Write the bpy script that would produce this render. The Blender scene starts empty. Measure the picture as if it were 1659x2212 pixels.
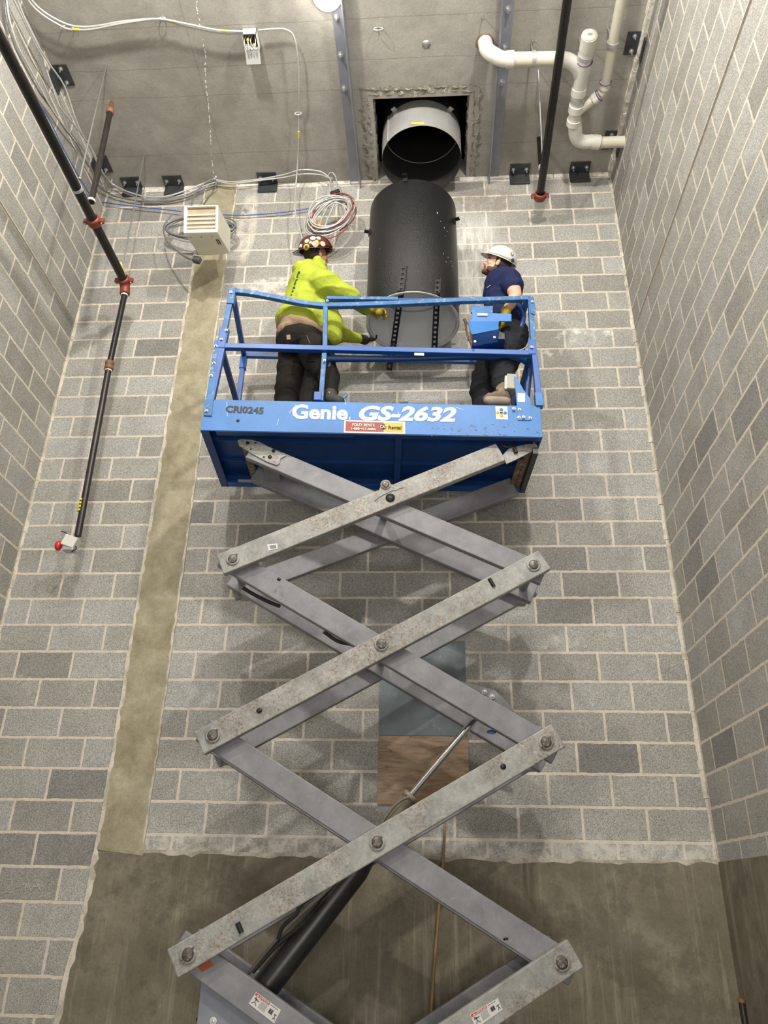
import bpy, bmesh, math, random
from mathutils import Vector as V, Matrix, Euler
from mathutils.bvhtree import BVHTree
from mathutils import noise as mnoise
random.seed(7)
C = bpy.context.scene.collection
H = 1.65                                  # eye height above the shaft floor
F, PI_, YA, RO = 1689.736, .4593, -.0656, .0210
D, ZK0, XR, XL = 5.404, 6.0398 + H, 1.7674, -3.1963
BH = .2032
ZC = 6.30 + H                             # ceiling
ZB = ZK0 - 28.5 * BH                      # top of the cast concrete base
CAM = V((0, 0, H))

def ray(u, v):
    a = (u - 829.5) / F; b = (v - 1106) / F
    cr, sr = math.cos(RO), math.sin(RO)
    x = a * cr + b * sr; uu = a * sr - b * cr
    cp, sp = math.cos(PI_), math.sin(PI_)
    yf = cp - uu * sp; z = sp + uu * cp
    cy, sy = math.cos(YA), math.sin(YA)
    return V((x * cy + yf * sy, -x * sy + yf * cy, z))
MS = 1.124
AL = .064
LO = V((-1.354 * MS, 3.87 * MS, 0))
EX = V((math.cos(AL), math.sin(AL), 0)); EY = V((-math.sin(AL), math.cos(AL), 0)); EZ = V((0, 0, 1))
def Yp(u, v, y): r = ray(u, v); return CAM + r * (y / r.y)
def Xp(u, v, x): r = ray(u, v); return CAM + r * (x / r.x)
def Zp(u, v, z): r = ray(u, v); return CAM + r * ((z - H) / r.z)
def Tp(u, v, t): r = ray(u, v); return CAM + r * ((LO.dot(EY) + t) / r.dot(EY))
def Lw(s, t, z): return LO + EX * s + EY * t + EZ * z
def pt(q):
    u, v, k, val = q
    p = {'Y': Yp, 'X': Xp, 'Z': Zp, 'T': Tp}[k](u, v, val)
    return Zp(u, v, ZC - .03) if p.z > ZC - .03 else p

# ---------------------------------------------------------------- materials
MATS = {}
def nodes(name):
    m = bpy.data.materials.new(name); m.use_nodes = True
    nt = m.node_tree; b = nt.nodes['Principled BSDF']
    return m, nt, b
def lnk(nt, a, b): nt.links.new(a, b)
def nd(nt, t, **k):
    n = nt.nodes.new(t)
    for a, b in k.items():
        if a.startswith('i_'): n.inputs[a[2:].replace('_', ' ')].default_value = b
        else: setattr(n, a, b)
    return n
def ramp(nt, src, stops):
    r = nd(nt, 'ShaderNodeValToRGB'); lnk(nt, src, r.inputs[0])
    e = r.color_ramp.elements
    while len(e) < len(stops): e.new(.5)
    for el, (p, c) in zip(e, stops):
        el.position = p; el.color = (c, c, c, 1) if isinstance(c, (int, float)) else (*c, 1)
    return r
def mix(nt, fac, a, b, bt='MIX'):
    m = nd(nt, 'ShaderNodeMix', data_type='RGBA', blend_type=bt)
    if isinstance(fac, (int, float)): m.inputs[0].default_value = fac
    else: lnk(nt, fac, m.inputs[0])
    for i, c in ((6, a), (7, b)):
        if isinstance(c, tuple): m.inputs[i].default_value = (*c, 1)
        else: lnk(nt, c, m.inputs[i])
    return m.outputs[2]
def noise(nt, vec, scale, detail=4, rough=.6, dist=0):
    n = nd(nt, 'ShaderNodeTexNoise'); n.inputs['Scale'].default_value = scale
    n.inputs['Detail'].default_value = detail; n.inputs['Roughness'].default_value = rough
    n.inputs['Distortion'].default_value = dist
    if vec is not None: lnk(nt, vec, n.inputs['Vector'])
    return n.outputs[0]
def bump(nt, h, b, strength=.4, dist=.004):
    n = nd(nt, 'ShaderNodeBump'); n.inputs['Strength'].default_value = strength
    n.inputs['Distance'].default_value = dist
    lnk(nt, h, n.inputs['Height']); lnk(nt, n.outputs[0], b.inputs['Normal'])
def sep(nt, v): n = nd(nt, 'ShaderNodeSeparateXYZ'); lnk(nt, v, n.inputs[0]); return n.outputs
def comb(nt, x, y, z=None):
    n = nd(nt, 'ShaderNodeCombineXYZ')
    for i, c in enumerate((x, y, z)):
        if c is None: continue
        if isinstance(c, (int, float)): n.inputs[i].default_value = c
        else: lnk(nt, c, n.inputs[i])
    return n.outputs[0]
def mth(nt, op, a, b=None, c=None):
    n = nd(nt, 'ShaderNodeMath', operation=op)
    for i, x in enumerate((a, b, c)):
        if x is None: continue
        if isinstance(x, (int, float)): n.inputs[i].default_value = x
        else: lnk(nt, x, n.inputs[i])
    return n.outputs[0]
def geo(nt): return nd(nt, 'ShaderNodeNewGeometry').outputs['Position']

def mat(name, col, rough=.6, metal=0, var=.12, vscale=9, bscale=60, bstr=.15, dirt=None, dirt_amt=.5, dirt_scale=14, coat=0, spec=.5, bdist=.002):
    if name in MATS: return MATS[name]
    m, nt, b = nodes(name); g = geo(nt)
    c1 = tuple(max(0, x * (1 - var)) for x in col); c2 = tuple(min(1, x * (1 + var)) for x in col)
    r = ramp(nt, noise(nt, g, vscale, 5, .65), [(.3, c1), (.7, c2)]); out = r.outputs[0]
    if dirt:
        d = ramp(nt, noise(nt, g, dirt_scale, 8, .75), [(1 - dirt_amt * .5 - .08, 0.), (1 - dirt_amt * .5, 1.)])
        out = mix(nt, d.outputs[0], out, dirt)
    lnk(nt, out, b.inputs['Base Color'])
    b.inputs['Roughness'].default_value = rough; b.inputs['Metallic'].default_value = metal
    b.inputs['Specular IOR Level'].default_value = spec
    if coat: b.inputs['Coat Weight'].default_value = coat
    if bstr: bump(nt, noise(nt, g, bscale, 4, .7), b, bstr, bdist)
    MATS[name] = m; return m

def cmu(name, axis, x0, tint=1.0, zmul=None):
    """running-bond concrete masonry: axis = horizontal axis of the wall plane, x0 = joint phase"""
    m, nt, b = nodes(name); g = geo(nt); s = sep(nt, g)
    wob = noise(nt, g, 22, 4, .65); wob2 = noise(nt, g, 19, 4, .65, .3)
    px = mth(nt, 'ADD', s[axis], mth(nt, 'MULTIPLY_ADD', wob, .016, 40 * .4064 - x0 - .008))
    pz = mth(nt, 'ADD', s[2], mth(nt, 'MULTIPLY_ADD', wob2, .016, -(ZK0 - 28 * BH) + 20 * BH - .008))
    br = nd(nt, 'ShaderNodeTexBrick'); lnk(nt, comb(nt, px, pz), br.inputs['Vector'])
    for k, v in (('Scale', 1), ('Mortar Size', .0105), ('Mortar Smooth', .25), ('Bias', 0), ('Brick Width', .4064), ('Row Height', BH)):
        br.inputs[k].default_value = v
    br.offset = .5; br.offset_frequency = 2
    br.inputs['Color1'].default_value = (0, 0, 0, 1); br.inputs['Color2'].default_value = (1, 1, 1, 1); br.inputs['Mortar'].default_value = (.5, .5, .5, 1)
    t = tint
    blk = ramp(nt, br.outputs['Color'], [(0., (.225 * t, .218 * t, .205 * t)), (.12, (.30 * t, .288 * t, .262 * t)), (.6, (.34 * t, .33 * t, .303 * t)), (1., (.375 * t, .37 * t, .35 * t))])
    fine = noise(nt, g, 170, 3, .9); spk = ramp(nt, fine, [(.34, .40), (.50, 1.0), (.66, 1.7)])
    c = mix(nt, 1., blk.outputs[0], spk.outputs[0], 'MULTIPLY')
    blot = ramp(nt, noise(nt, g, 3.1, 7, .65), [(.3, .86), (.7, 1.12)])
    c = mix(nt, 1., c, blot.outputs[0], 'MULTIPLY')
    mo = ramp(nt, noise(nt, g, 30, 5, .7), [(.3, (.52, .47, .40)), (.7, (.70, .64, .55))])
    # smeared mortar and lime bloom over the block faces
    sm = ramp(nt, noise(nt, g, 5.5, 10, .78, .4), [(.63, 0.), (.76, .7)])
    c = mix(nt, sm.outputs[0], c, (.62, .60, .56))
    c = mix(nt, br.outputs['Fac'], c, mo.outputs[0])
    if axis == 0:                         # white run-off stain beside the duct, bloom on the lowest courses
        zz = mth(nt, 'SUBTRACT', s[2], H)
        inx = mth(nt, 'SMOOTH_MIN', mth(nt, 'SUBTRACT', s[0], .20), mth(nt, 'SUBTRACT', .68, s[0]), .1)
        inz = mth(nt, 'SMOOTH_MIN', mth(nt, 'SUBTRACT', zz, 4.45), mth(nt, 'SUBTRACT', 5.9, zz), .2)
        msk = mth(nt, 'MULTIPLY', mth(nt, 'MINIMUM', mth(nt, 'MAXIMUM', mth(nt, 'MULTIPLY', inx, 8.0), 0), 1), mth(nt, 'MINIMUM', mth(nt, 'MAXIMUM', mth(nt, 'MULTIPLY', inz, 3.), 0), 1))
        st = ramp(nt, noise(nt, comb(nt, mth(nt, 'MULTIPLY', s[0], 26), mth(nt, 'MULTIPLY', s[2], 3.5)), 1, 8, .75), [(.36, 0.), (.62, .85)])
        c = mix(nt, mth(nt, 'MULTIPLY', msk, st.outputs[0]), c, (.70, .69, .65))
        lowm = nd(nt, 'ShaderNodeMapRange'); lnk(nt, s[2], lowm.inputs[0])
        for i, vv in ((1, ZB + .09), (2, ZB + .15), (3, .9 if name == 'masonry_back' else .12), (4, 0.)): lowm.inputs[i].default_value = vv
        lb = ramp(nt, noise(nt, g, 14, 8, .75), [(.42, 0.), (.58, .8)])
        c = mix(nt, mth(nt, 'MULTIPLY', lowm.outputs[0], lb.outputs[0]), c, (.66, .62, .55))
        # soot coloured streak of the penetration above the duct and pale patch left of it
        for (cx, cz, rx, rz, col, st0, amt) in ((.55, 5.98, .33, .18, (.23, .20, .16), .40, .6), (-1.35, 4.98, .42, .12, (.66, .62, .58), .42, .8), (1.35, 4.35, .28, .10, (.72, .71, .68), .50, .9), (.95, 4.18, .25, .10, (.7, .68, .64), .52, .8), (1.2, 1.62, .5, .12, (.62, .59, .53), .55, .7), (-1.72, 5.75, .1, .5, (.66, .6, .52), .4, .7)):
            ax = mth(nt, 'POWER', mth(nt, 'ABSOLUTE', mth(nt, 'DIVIDE', mth(nt, 'SUBTRACT', s[0], cx), rx)), 2.0)
            az = mth(nt, 'POWER', mth(nt, 'ABSOLUTE', mth(nt, 'DIVIDE', mth(nt, 'SUBTRACT', zz, cz), rz)), 2.0)
            mk = mth(nt, 'MAXIMUM', mth(nt, 'SUBTRACT', 1, mth(nt, 'ADD', ax, az)), 0)
            nn = ramp(nt, noise(nt, g, 13, 9, .72), [(st0, 0.), (st0 + .14, amt)])
            c = mix(nt, mth(nt, 'MULTIPLY', mth(nt, 'MINIMUM', mth(nt, 'MULTIPLY', mk, 2.5), 1), nn.outputs[0]), c, col)
    lnk(nt, c, b.inputs['Base Color']); b.inputs['Roughness'].default_value = .92; b.inputs['Specular IOR Level'].default_value = .25
    hgt = mth(nt, 'ADD', mth(nt, 'MULTIPLY', br.outputs['Fac'], -.55), mth(nt, 'MULTIPLY', fine, .5))
    bump(nt, hgt, b, .75, .006)
    return m

def concrete(name, c1, c2, c3, streak=True, seams=(), seamx=(), scale=1.6, rough=.85):
    m, nt, b = nodes(name); g = geo(nt); s = sep(nt, g)
    a = ramp(nt, noise(nt, g, scale, 9, .68, .3), [(.32, c1), (.52, c2), (.72, c3)]); c = a.outputs[0]
    f = ramp(nt, noise(nt, g, 60, 5, .8), [(.3, .86), (.7, 1.12)]); c = mix(nt, 1., c, f.outputs[0], 'MULTIPLY')
    h = ramp(nt, noise(nt, g, 7, 8, .7), [(.3, .88), (.7, 1.10)]); c = mix(nt, 1., c, h.outputs[0], 'MULTIPLY')
    if streak:
        vv = comb(nt, mth(nt, 'MULTIPLY', s[0], 22), mth(nt, 'MULTIPLY', s[1], 22), mth(nt, 'MULTIPLY', s[2], .9))
        k = ramp(nt, noise(nt, vv, 1, 7, .7), [(.53, 0.), (.68, .45)]); c = mix(nt, k.outputs[0], c, tuple(min(1, x * 1.45) for x in c3))
        k = ramp(nt, noise(nt, g, 1.9, 9, .75), [(.50, 0.), (.58, .5)]); c = mix(nt, k.outputs[0], c, tuple(x * .62 for x in c1))
    wob = mth(nt, 'MULTIPLY_ADD', noise(nt, g, 2.2, 4, .6), .05, -.025)
    for ax, lst in ((1, seams), (0, seamx)):
        for y0 in lst:
            dd = mth(nt, 'ABSOLUTE', mth(nt, 'SUBTRACT', mth(nt, 'ADD', s[ax], wob), y0))
            lt_ = mth(nt, 'LESS_THAN', dd, mth(nt, 'MULTIPLY', noise(nt, g, 6, 5, .7), .008))
            c = mix(nt, mth(nt, 'MULTIPLY', lt_, .30), c, tuple(x * .35 for x in c1))
    lnk(nt, c, b.inputs['Base Color']); b.inputs['Roughness'].default_value = rough; b.inputs['Specular IOR Level'].default_value = .3
    bump(nt, mth(nt, 'ADD', noise(nt, g, 9, 8, .7), mth(nt, 'MULTIPLY', noise(nt, g, 90, 3, .7), .25)), b, .35, .01)
    return m

# ---------------------------------------------------------------- mesh builder
class MB:
    def __init__(s): s.v = []; s.f = []; s.smooth = []
    def add(s, vs, fs, smooth=False):
        o = len(s.v); s.v += [V(x) for x in vs]
        for f in fs: s.f.append(tuple(i + o for i in f)); s.smooth.append(smooth)
        return s
    def box8(s, p):                          # p: 4 bottom + 4 top
        return s.add(p, [(3, 2, 1, 0), (4, 5, 6, 7), (0, 1, 5, 4), (1, 2, 6, 5), (2, 3, 7, 6), (3, 0, 4, 7)])
    def box(s, c, sx, sy, sz, ax=V((1, 0, 0)), ay=V((0, 1, 0)), az=V((0, 0, 1))):
        c = V(c); a = ax * sx / 2; b = ay * sy / 2; d = az * sz / 2
        return s.box8([c - a - b - d, c + a - b - d, c + a + b - d, c - a + b - d, c - a - b + d, c + a - b + d, c + a + b + d, c - a + b + d])
    def bb(s, lo, hi):
        lo = V(lo); hi = V(hi); d = hi - lo
        return s.box((lo + hi) / 2, d.x, d.y, d.z)
    def bar(s, p, q, w, h, side):            # w along side, h across
        p = V(p); q = V(q); ax = (q - p); L = ax.length; ax.normalize()
        ay = (side - ax * side.dot(ax)).normalized(); az = ax.cross(ay)
        return s.box((p + q) / 2, L, w, h, ax, ay, az)
    def tube(s, pts, r, n=10, cap=True, r2=None):
        pts = [V(p) for p in pts]; N = len(pts)
        if isinstance(r, (int, float)): r = [r] * N
        vs = []; up = None
        for i, p in enumerate(pts):
            t = (pts[min(i + 1, N - 1)] - pts[max(i - 1, 0)]).normalized()
            if up is None:
                up = V((0, 0, 1)) if abs(t.z) < .9 else V((1, 0, 0))
            a = (up - t * up.dot(t)).normalized(); b = t.cross(a); up = a
            for k in range(n):
                an = 2 * math.pi * k / n
                vs.append(p + a * (r[i] * math.cos(an)) + b * ((r2 or r[i]) * math.sin(an)))
        fs = [(i * n + k, i * n + (k + 1) % n, (i + 1) * n + (k + 1) % n, (i + 1) * n + k) for i in range(N - 1) for k in range(n)]
        s.add(vs, fs, True)
        if cap:
            s.add(vs[:n], [tuple(range(n - 1, -1, -1))]); s.add(vs[-n:], [tuple(range(n))])
        return s
    def cyl(s, p, q, r, n=20): return s.tube([p, q], r, n)
    def ring(s, c, ax, ro, ri, th, n=28):    # flat washer / pipe piece, axis ax
        ax = V(ax).normalized(); u = ax.orthogonal().normalized(); w = ax.cross(u); c = V(c); vs = []
        for k in range(n):
            a = 2 * math.pi * k / n; d = u * math.cos(a) + w * math.sin(a)
            vs += [c + d * ro - ax * th / 2, c + d * ro + ax * th / 2, c + d * ri + ax * th / 2, c + d * ri - ax * th / 2]
        fs = []
        for k in range(n):
            j = (k + 1) % n
            for e in range(4): fs.append((k * 4 + e, k * 4 + (e + 1) % 4, j * 4 + (e + 1) % 4, j * 4 + e))
        return s.add(vs, fs, n > 20)
    def lathe(s, c, ax, prof, n=32, u=None):   # prof [(r, h)]
        ax = V(ax).normalized(); u = (u or ax.orthogonal()).normalized(); w = ax.cross(u); c = V(c); vs = []
        for r, h in prof:
            for k in range(n):
                a = 2 * math.pi * k / n
                vs.append(c + ax * h + (u * math.cos(a) + w * math.sin(a)) * r)
        fs = [(i * n + k, i * n + (k + 1) % n, (i + 1) * n + (k + 1) % n, (i + 1) * n + k) for i in range(len(prof) - 1) for k in range(n)]
        return s.add(vs, fs, True)
    def prism(s, poly, off):                  # planar polygon extruded by off
        poly = [V(p) for p in poly]; n = len(poly); off = V(off)
        vs = poly + [p + off for p in poly]
        fs = [tuple(range(n - 1, -1, -1)), tuple(range(n, 2 * n))] + [(i, (i + 1) % n, n + (i + 1) % n, n + i) for i in range(n)]
        return s.add(vs, fs)
    def ball(s, c, rx, ry=None, rz=None, M=None, n=16, m=10):
        ry = ry or rx; rz = rz or rx; c = V(c); vs = [V((0, 0, rz))]; M = M or Matrix.Identity(3)
        for i in range(1, m):
            th = math.pi * i / m
            for k in range(n):
                a = 2 * math.pi * k / n
                vs.append(V((rx * math.sin(th) * math.cos(a), ry * math.sin(th) * math.sin(a), rz * math.cos(th))))
        vs.append(V((0, 0, -rz))); L = len(vs) - 1
        fs = [(0, 1 + k, 1 + (k + 1) % n) for k in range(n)]
        for i in range(m - 2):
            for k in range(n):
                a = 1 + i * n
                fs.append((a + k, a + n + k, a + n + (k + 1) % n, a + (k + 1) % n))
        a = 1 + (m - 2) * n
        fs += [(L, a + (k + 1) % n, a + k) for k in range(n)]
        return s.add([c + M @ x for x in vs], fs, True)
    def cap(s, p, r0, q, r1, n=14):           # closed round cone (for union remeshing)
        p = V(p); q = V(q); ax = q - p; L = ax.length
        if L < 1e-5: return s.ball(p, r0)
        ax.normalize(); prof = []
        for i in range(6): a = math.pi / 2 * (1 - i / 5); prof.append((max(r0 * math.cos(a), 1e-4), -r0 * math.sin(a)))
        for i in range(6): a = math.pi / 2 * i / 5; prof.append((max(r1 * math.cos(a), 1e-4), L + r1 * math.sin(a)))
        s.lathe(p, ax, prof, n)
        o = len(s.v) - len(prof) * n
        s.f.append(tuple(range(o + n - 1, o - 1, -1))); s.smooth.append(True)
        o = len(s.v) - n; s.f.append(tuple(range(o, o + n))); s.smooth.append(True)
        return s
    def build(s, name, m, parent=None, bevel=0, smooth=None):
        me = bpy.data.meshes.new(name)
        off = root_loc(parent) if parent else V((0, 0, 0))
        base = V((0, 0, 0))
        me.from_pydata([v - off for v in s.v], [], s.f)
        for p, sm in zip(me.polygons, s.smooth): p.use_smooth = sm if smooth is None else smooth
        bm = bmesh.new(); bm.from_mesh(me); bmesh.ops.recalc_face_normals(bm, faces=bm.faces); bm.to_mesh(me); bm.free()
        me.materials.append(m)
        o = bpy.data.objects.new(name, me); C.objects.link(o)
        if parent: o.parent = parent
        if bevel:
            b = o.modifiers.new('b', 'BEVEL'); b.width = bevel; b.segments = 2; b.limit_method = 'ANGLE'; b.angle_limit = .7
        return o
def root_loc(o):
    l = V((0, 0, 0))
    while o: l += o.location; o = o.parent
    return l
def tag(o, label=None, cat=None, group=None, kind=None):
    if label: o['label'] = label
    if cat: o['category'] = cat
    if group: o['group'] = group
    if kind: o['kind'] = kind
    return o
def thing(name, loc, label, cat, group=None):
    o = bpy.data.objects.new(name, None); C.objects.link(o); o.location = V(loc); o.empty_display_size = .1
    return tag(o, label, cat, group)
def solo(name, mb, m, label, cat, group=None, bevel=0):
    """single-mesh thing with its origin inside it"""
    lo = V((min(v.x for v in mb.v), min(v.y for v in mb.v), min(v.z for v in mb.v))); hi = V((max(v.x for v in mb.v), max(v.y for v in mb.v), max(v.z for v in mb.v)))
    c = (lo + hi) / 2
    for v in mb.v: v -= c
    o = mb.build(name, m, None, bevel); o.location = c
    return tag(o, label, cat, group)
def struct(name, mb, m, parent=None):
    o = mb.build(name, m, parent)
    if not parent: o['kind'] = 'structure'
    return o
def smoothpath(pts, k=8):
    P = [V(p) for p in pts]; P = [P[0] * 2 - P[1]] + P + [P[-1] * 2 - P[-2]]; out = []
    for i in range(1, len(P) - 2):
        a, b, c, d = P[i - 1:i + 3]
        for j in range(k):
            t = j / k
            out.append(.5 * ((2 * b) + (c - a) * t + (2 * a - 5 * b + 4 * c - d) * t * t + (3 * b - a - 3 * c + d) * t ** 3))
    out.append(P[-2]); return out
def arc_pts(p, c, q, k=7):                    # quadratic bend
    p, c, q = V(p), V(c), V(q)
    return [p * (1 - t) ** 2 + c * 2 * t * (1 - t) + q * t * t for t in [i / k for i in range(k + 1)]]
def text_obj(name, s, m, parent, origin, xdir, zdir, size, bold=0., shear=0., width=None, extr=.0008, label=None, nrm_off=.002):
    cu = bpy.data.curves.new(name, 'FONT'); cu.body = s; cu.size = size; cu.offset = bold * size; cu.shear = shear; cu.extrude = extr
    cu.resolution_u = 3
    o = bpy.data.objects.new(name + '_tmp', cu); C.objects.link(o)
    dg = bpy.context.evaluated_depsgraph_get(); dg.update()
    me = bpy.data.meshes.new_from_object(o.evaluated_get(dg)); C.objects.unlink(o); bpy.data.objects.remove(o)
    xs = [v.co.x for v in me.vertices]; w0 = max(xs) - min(xs); x0 = min(xs)
    kx = width / w0 if width else 1
    xdir = V(xdir).normalized(); zdir = V(zdir).normalized(); n = xdir.cross(zdir); off = root_loc(parent)
    for v in me.vertices:
        c = v.co.copy(); v.co = V(origin) + xdir * ((c.x - x0) * kx) + zdir * c.y + n * (c.z + nrm_off) - off
    me.materials.clear(); me.materials.append(m)
    r = bpy.data.objects.new(name, me); C.objects.link(r); r.parent = parent
    if label: r['label'] = label
    return r
def bake_union(mb, name, m, parent, voxel=.008, smooth_it=4, disp=0, dscale=.12, fac=.5):
    me = bpy.data.meshes.new(name + '_t'); off = root_loc(parent)
    me.from_pydata([v - off for v in mb.v], [], mb.f)
    bm = bmesh.new(); bm.from_mesh(me); bmesh.ops.recalc_face_normals(bm, faces=bm.faces); bm.to_mesh(me); bm.free()
    o = bpy.data.objects.new(name + '_t', me); C.objects.link(o)
    r = o.modifiers.new('r', 'REMESH'); r.mode = 'VOXEL'; r.voxel_size = voxel; r.use_smooth_shade = True
    if smooth_it: s = o.modifiers.new('s', 'SMOOTH'); s.iterations = smooth_it; s.factor = fac
    dg = bpy.context.evaluated_depsgraph_get(); dg.update()
    m2 = bpy.data.meshes.new_from_object(o.evaluated_get(dg)); C.objects.unlink(o); bpy.data.objects.remove(o)
    if disp:
        m2.update(); nn = [v.normal.copy() for v in m2.vertices]
        for v, n in zip(m2.vertices, nn):
            c = v.co / dscale
            k = 1 - abs(mnoise.noise(V((c.x + 3, c.y, c.z * 1.8))))      # ridged folds
            v.co += n * disp * (k * k * k * k - .5 + .4 * mnoise.noise(c * 2.7))
    for p in m2.polygons: p.use_smooth = True
    m2.materials.clear(); m2.materials.append(m)
    o = bpy.data.objects.new(name, m2); C.objects.link(o); o.parent = parent
    return o
# ================================================================ the shaft itself
PH = .2032
m_cmuR = cmu('masonry_back', 0, XR - PH)
m_cmuL = cmu('masonry_back_left', 0, XL - PH)
m_cmuS = cmu('masonry_right', 1, D)
m_cmuW = cmu('masonry_left', 1, D - PH, tint=.97)
sy = [Zp(300, 150, ZC).y, Zp(650, 198, ZC).y, Zp(650, 325, ZC).y, Zp(600, 48, ZC).y]
m_ceil = concrete('slab_concrete', (.27, .258, .228), (.335, .32, .285), (.40, .385, .345), False, sy, [Zp(470, 300, ZC).x])
m_base = concrete('cast_concrete', (.135, .118, .082), (.195, .174, .125), (.28, .255, .195), True, scale=1.9)
m_col = concrete('column_concrete', (.24, .205, .13), (.34, .305, .21), (.42, .385, .285), False, scale=5.0)
m_floor = concrete('floor_concrete', (.18, .17, .15), (.24, .23, .2), (.3, .28, .25), False)
m_mort = mat('mortar', (.62, .57, .49), .95, var=.22, vscale=18, bscale=45, bstr=.6, dirt=(.42, .38, .31), dirt_amt=.9, dirt_scale=9, bdist=.006)
m_mortw = mat('mortar_pale', (.70, .67, .60), .95, var=.2, vscale=25, bscale=50, bstr=.7, dirt=(.5, .46, .4), dirt_amt=.9, bdist=.006)
m_rock = mat('broken_concrete', (.27, .25, .205), .95, var=.3, vscale=28, bscale=38, bstr=1., dirt=(.42, .39, .33), dirt_amt=.7, dirt_scale=30, bdist=.02)
YB = -4.2                                  # the shaft stays open behind the viewer
XCL, XCR = -2.185, -1.868                   # concrete column
T = .2
struct('wall_back', MB().bb((XCL + .1, D, 0), (XR + T, D + T, ZC)), m_cmuR)
struct('wall_back_left', MB().bb((XL - T, D, 0), (XCL + .1, D + T, ZC)), m_cmuL)
zr = ZK0 - 8 * BH; zl = ZK0 - 7 * BH
w = MB().bb((XR, YB, 0), (XR + T, D, zr)).bb((XR - .012, YB, zr), (XR + T, D, ZC)); struct('wall_right', w, m_cmuS)
w = MB().bb((XL - T, YB, 0), (XL, D, zl)).bb((XL - T, YB, zl), (XL + .012, D, ZC)); struct('wall_left', w, m_cmuW)
struct('floor', MB().bb((XL - T, YB, -.2), (XR + T, D + T, 0)), m_floor)
# ceiling with the chopped opening
HX0, HX1, HY0 = -.475, .375, 4.535
c = MB()
c.bb((XL - T, YB, ZC), (HX0, D + T, ZC + .25)).bb((HX1, YB, ZC), (XR + T, D + T, ZC + .25)).bb((HX0, YB, ZC), (HX1, HY0, ZC + .25)).bb((HX0, D - .01, ZC), (HX1, D + T, ZC + .25))
ceil = struct('ceiling', c, m_ceil)
# broken rim
def rimgrid():
    mb = MB(); path = []; n = 70
    for i in range(n + 1): path.append((V((HX0, D - (D - HY0) * i / n, 0)), V((-1, 0, 0))))
    for i in range(1, n + 1): path.append((V((HX0 + (HX1 - HX0) * i / n, HY0, 0)), V((0, -1, 0))))
    for i in range(1, n + 1): path.append((V((HX1, HY0 + (D - HY0) * i / n, 0)), V((1, 0, 0))))
    prof = [(.105, 0.), (.085, -.006), (.06, .004), (.04, -.004), (.02, .012), (.002, .03), (-.008, .07), (-.002, .12), (-.01, .18), (0, .25)]
    vs = []
    for i, (p, o) in enumerate(path):
        if i in (n, 2 * n): o = (path[i - 1][1] + path[i + 1][1])
        for j, (a, z) in enumerate(prof):
            q = p + o * a + V((0, 0, ZC + z)); k = mnoise.noise(q * 23) + .6 * mnoise.noise(q * 51 + V((5, 2, 1))); k2 = mnoise.noise(q * 19 + V((9, 9, 3)))
            amp = .016 if j < 9 else 0
            if j == 0: q += o * (k * .05); q.z = ZC - .001
            else: q += o * (k * amp) + V((0, 0, max(-.008, k2 * .014)))
            if p.y > D - .05: q.y = min(q.y, D)
            vs.append(q)
    m = len(prof)
    fs = [(i * m + j, (i + 1) * m + j, (i + 1) * m + j + 1, i * m + j + 1) for i in range(len(path) - 1) for j in range(m - 1)]
    mb.add(vs, fs); return mb
r = struct('broken_edge', rimgrid(), m_rock, ceil); r['label'] = 'rough chopped concrete edge of the opening'
# mortar icicles round the chopped opening
ic = MB()
for x in (-.40, -.30, -.22, -.1, .02, .16, .2, .30):
    L = random.uniform(.02, .07); y = HY0 - .03 - random.uniform(0, .05)
    ic.add([V((x - .012, y, ZC)), V((x + .014, y - .01, ZC)), V((x + .016, y + .02, ZC)), V((x - .01, y + .03, ZC)), V((x + random.uniform(-.01, .01), y - L, ZC - .012))], [(0, 1, 4), (1, 2, 4), (2, 3, 4), (3, 0, 4)])
struct('mortar_drips', ic, m_mortw, ceil)
# caulk line on the slab
cl = []
for u, v in ((428, 0), (424, 12), (430, 40), (432, 60), (438, 90), (444, 122), (443, 150), (445, 185), (449, 215), (452, 250), (455, 290), (456, 320), (459, 355), (463, 388)): cl.append(Zp(u, v, ZC))
mb = MB(); pp = smoothpath(cl, 12)
for i in range(len(pp) - 1):
    if random.random() < .36: continue
    w_ = random.uniform(.002, .010) ; a, b = pp[i], pp[i + 1]
    mb.bar(a + V((random.uniform(-.004, .004), 0, -.001)), b + V((random.uniform(-.004, .004), 0, -.001)), .004, w_, V((0, 0, 1)))
struct('caulk_line', mb, mat('caulk', (.78, .76, .70), .7), ceil)
# room above the opening, its darkness painted as near-black walls
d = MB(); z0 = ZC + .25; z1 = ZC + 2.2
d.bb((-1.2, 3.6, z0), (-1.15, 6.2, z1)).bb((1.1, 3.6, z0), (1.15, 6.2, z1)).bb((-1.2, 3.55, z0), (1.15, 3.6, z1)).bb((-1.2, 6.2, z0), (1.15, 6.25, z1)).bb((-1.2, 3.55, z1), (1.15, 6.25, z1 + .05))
struct('wall_upper_shaft', d, mat('upper_shaft_shade', (.012, .012, .014), .95))
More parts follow.
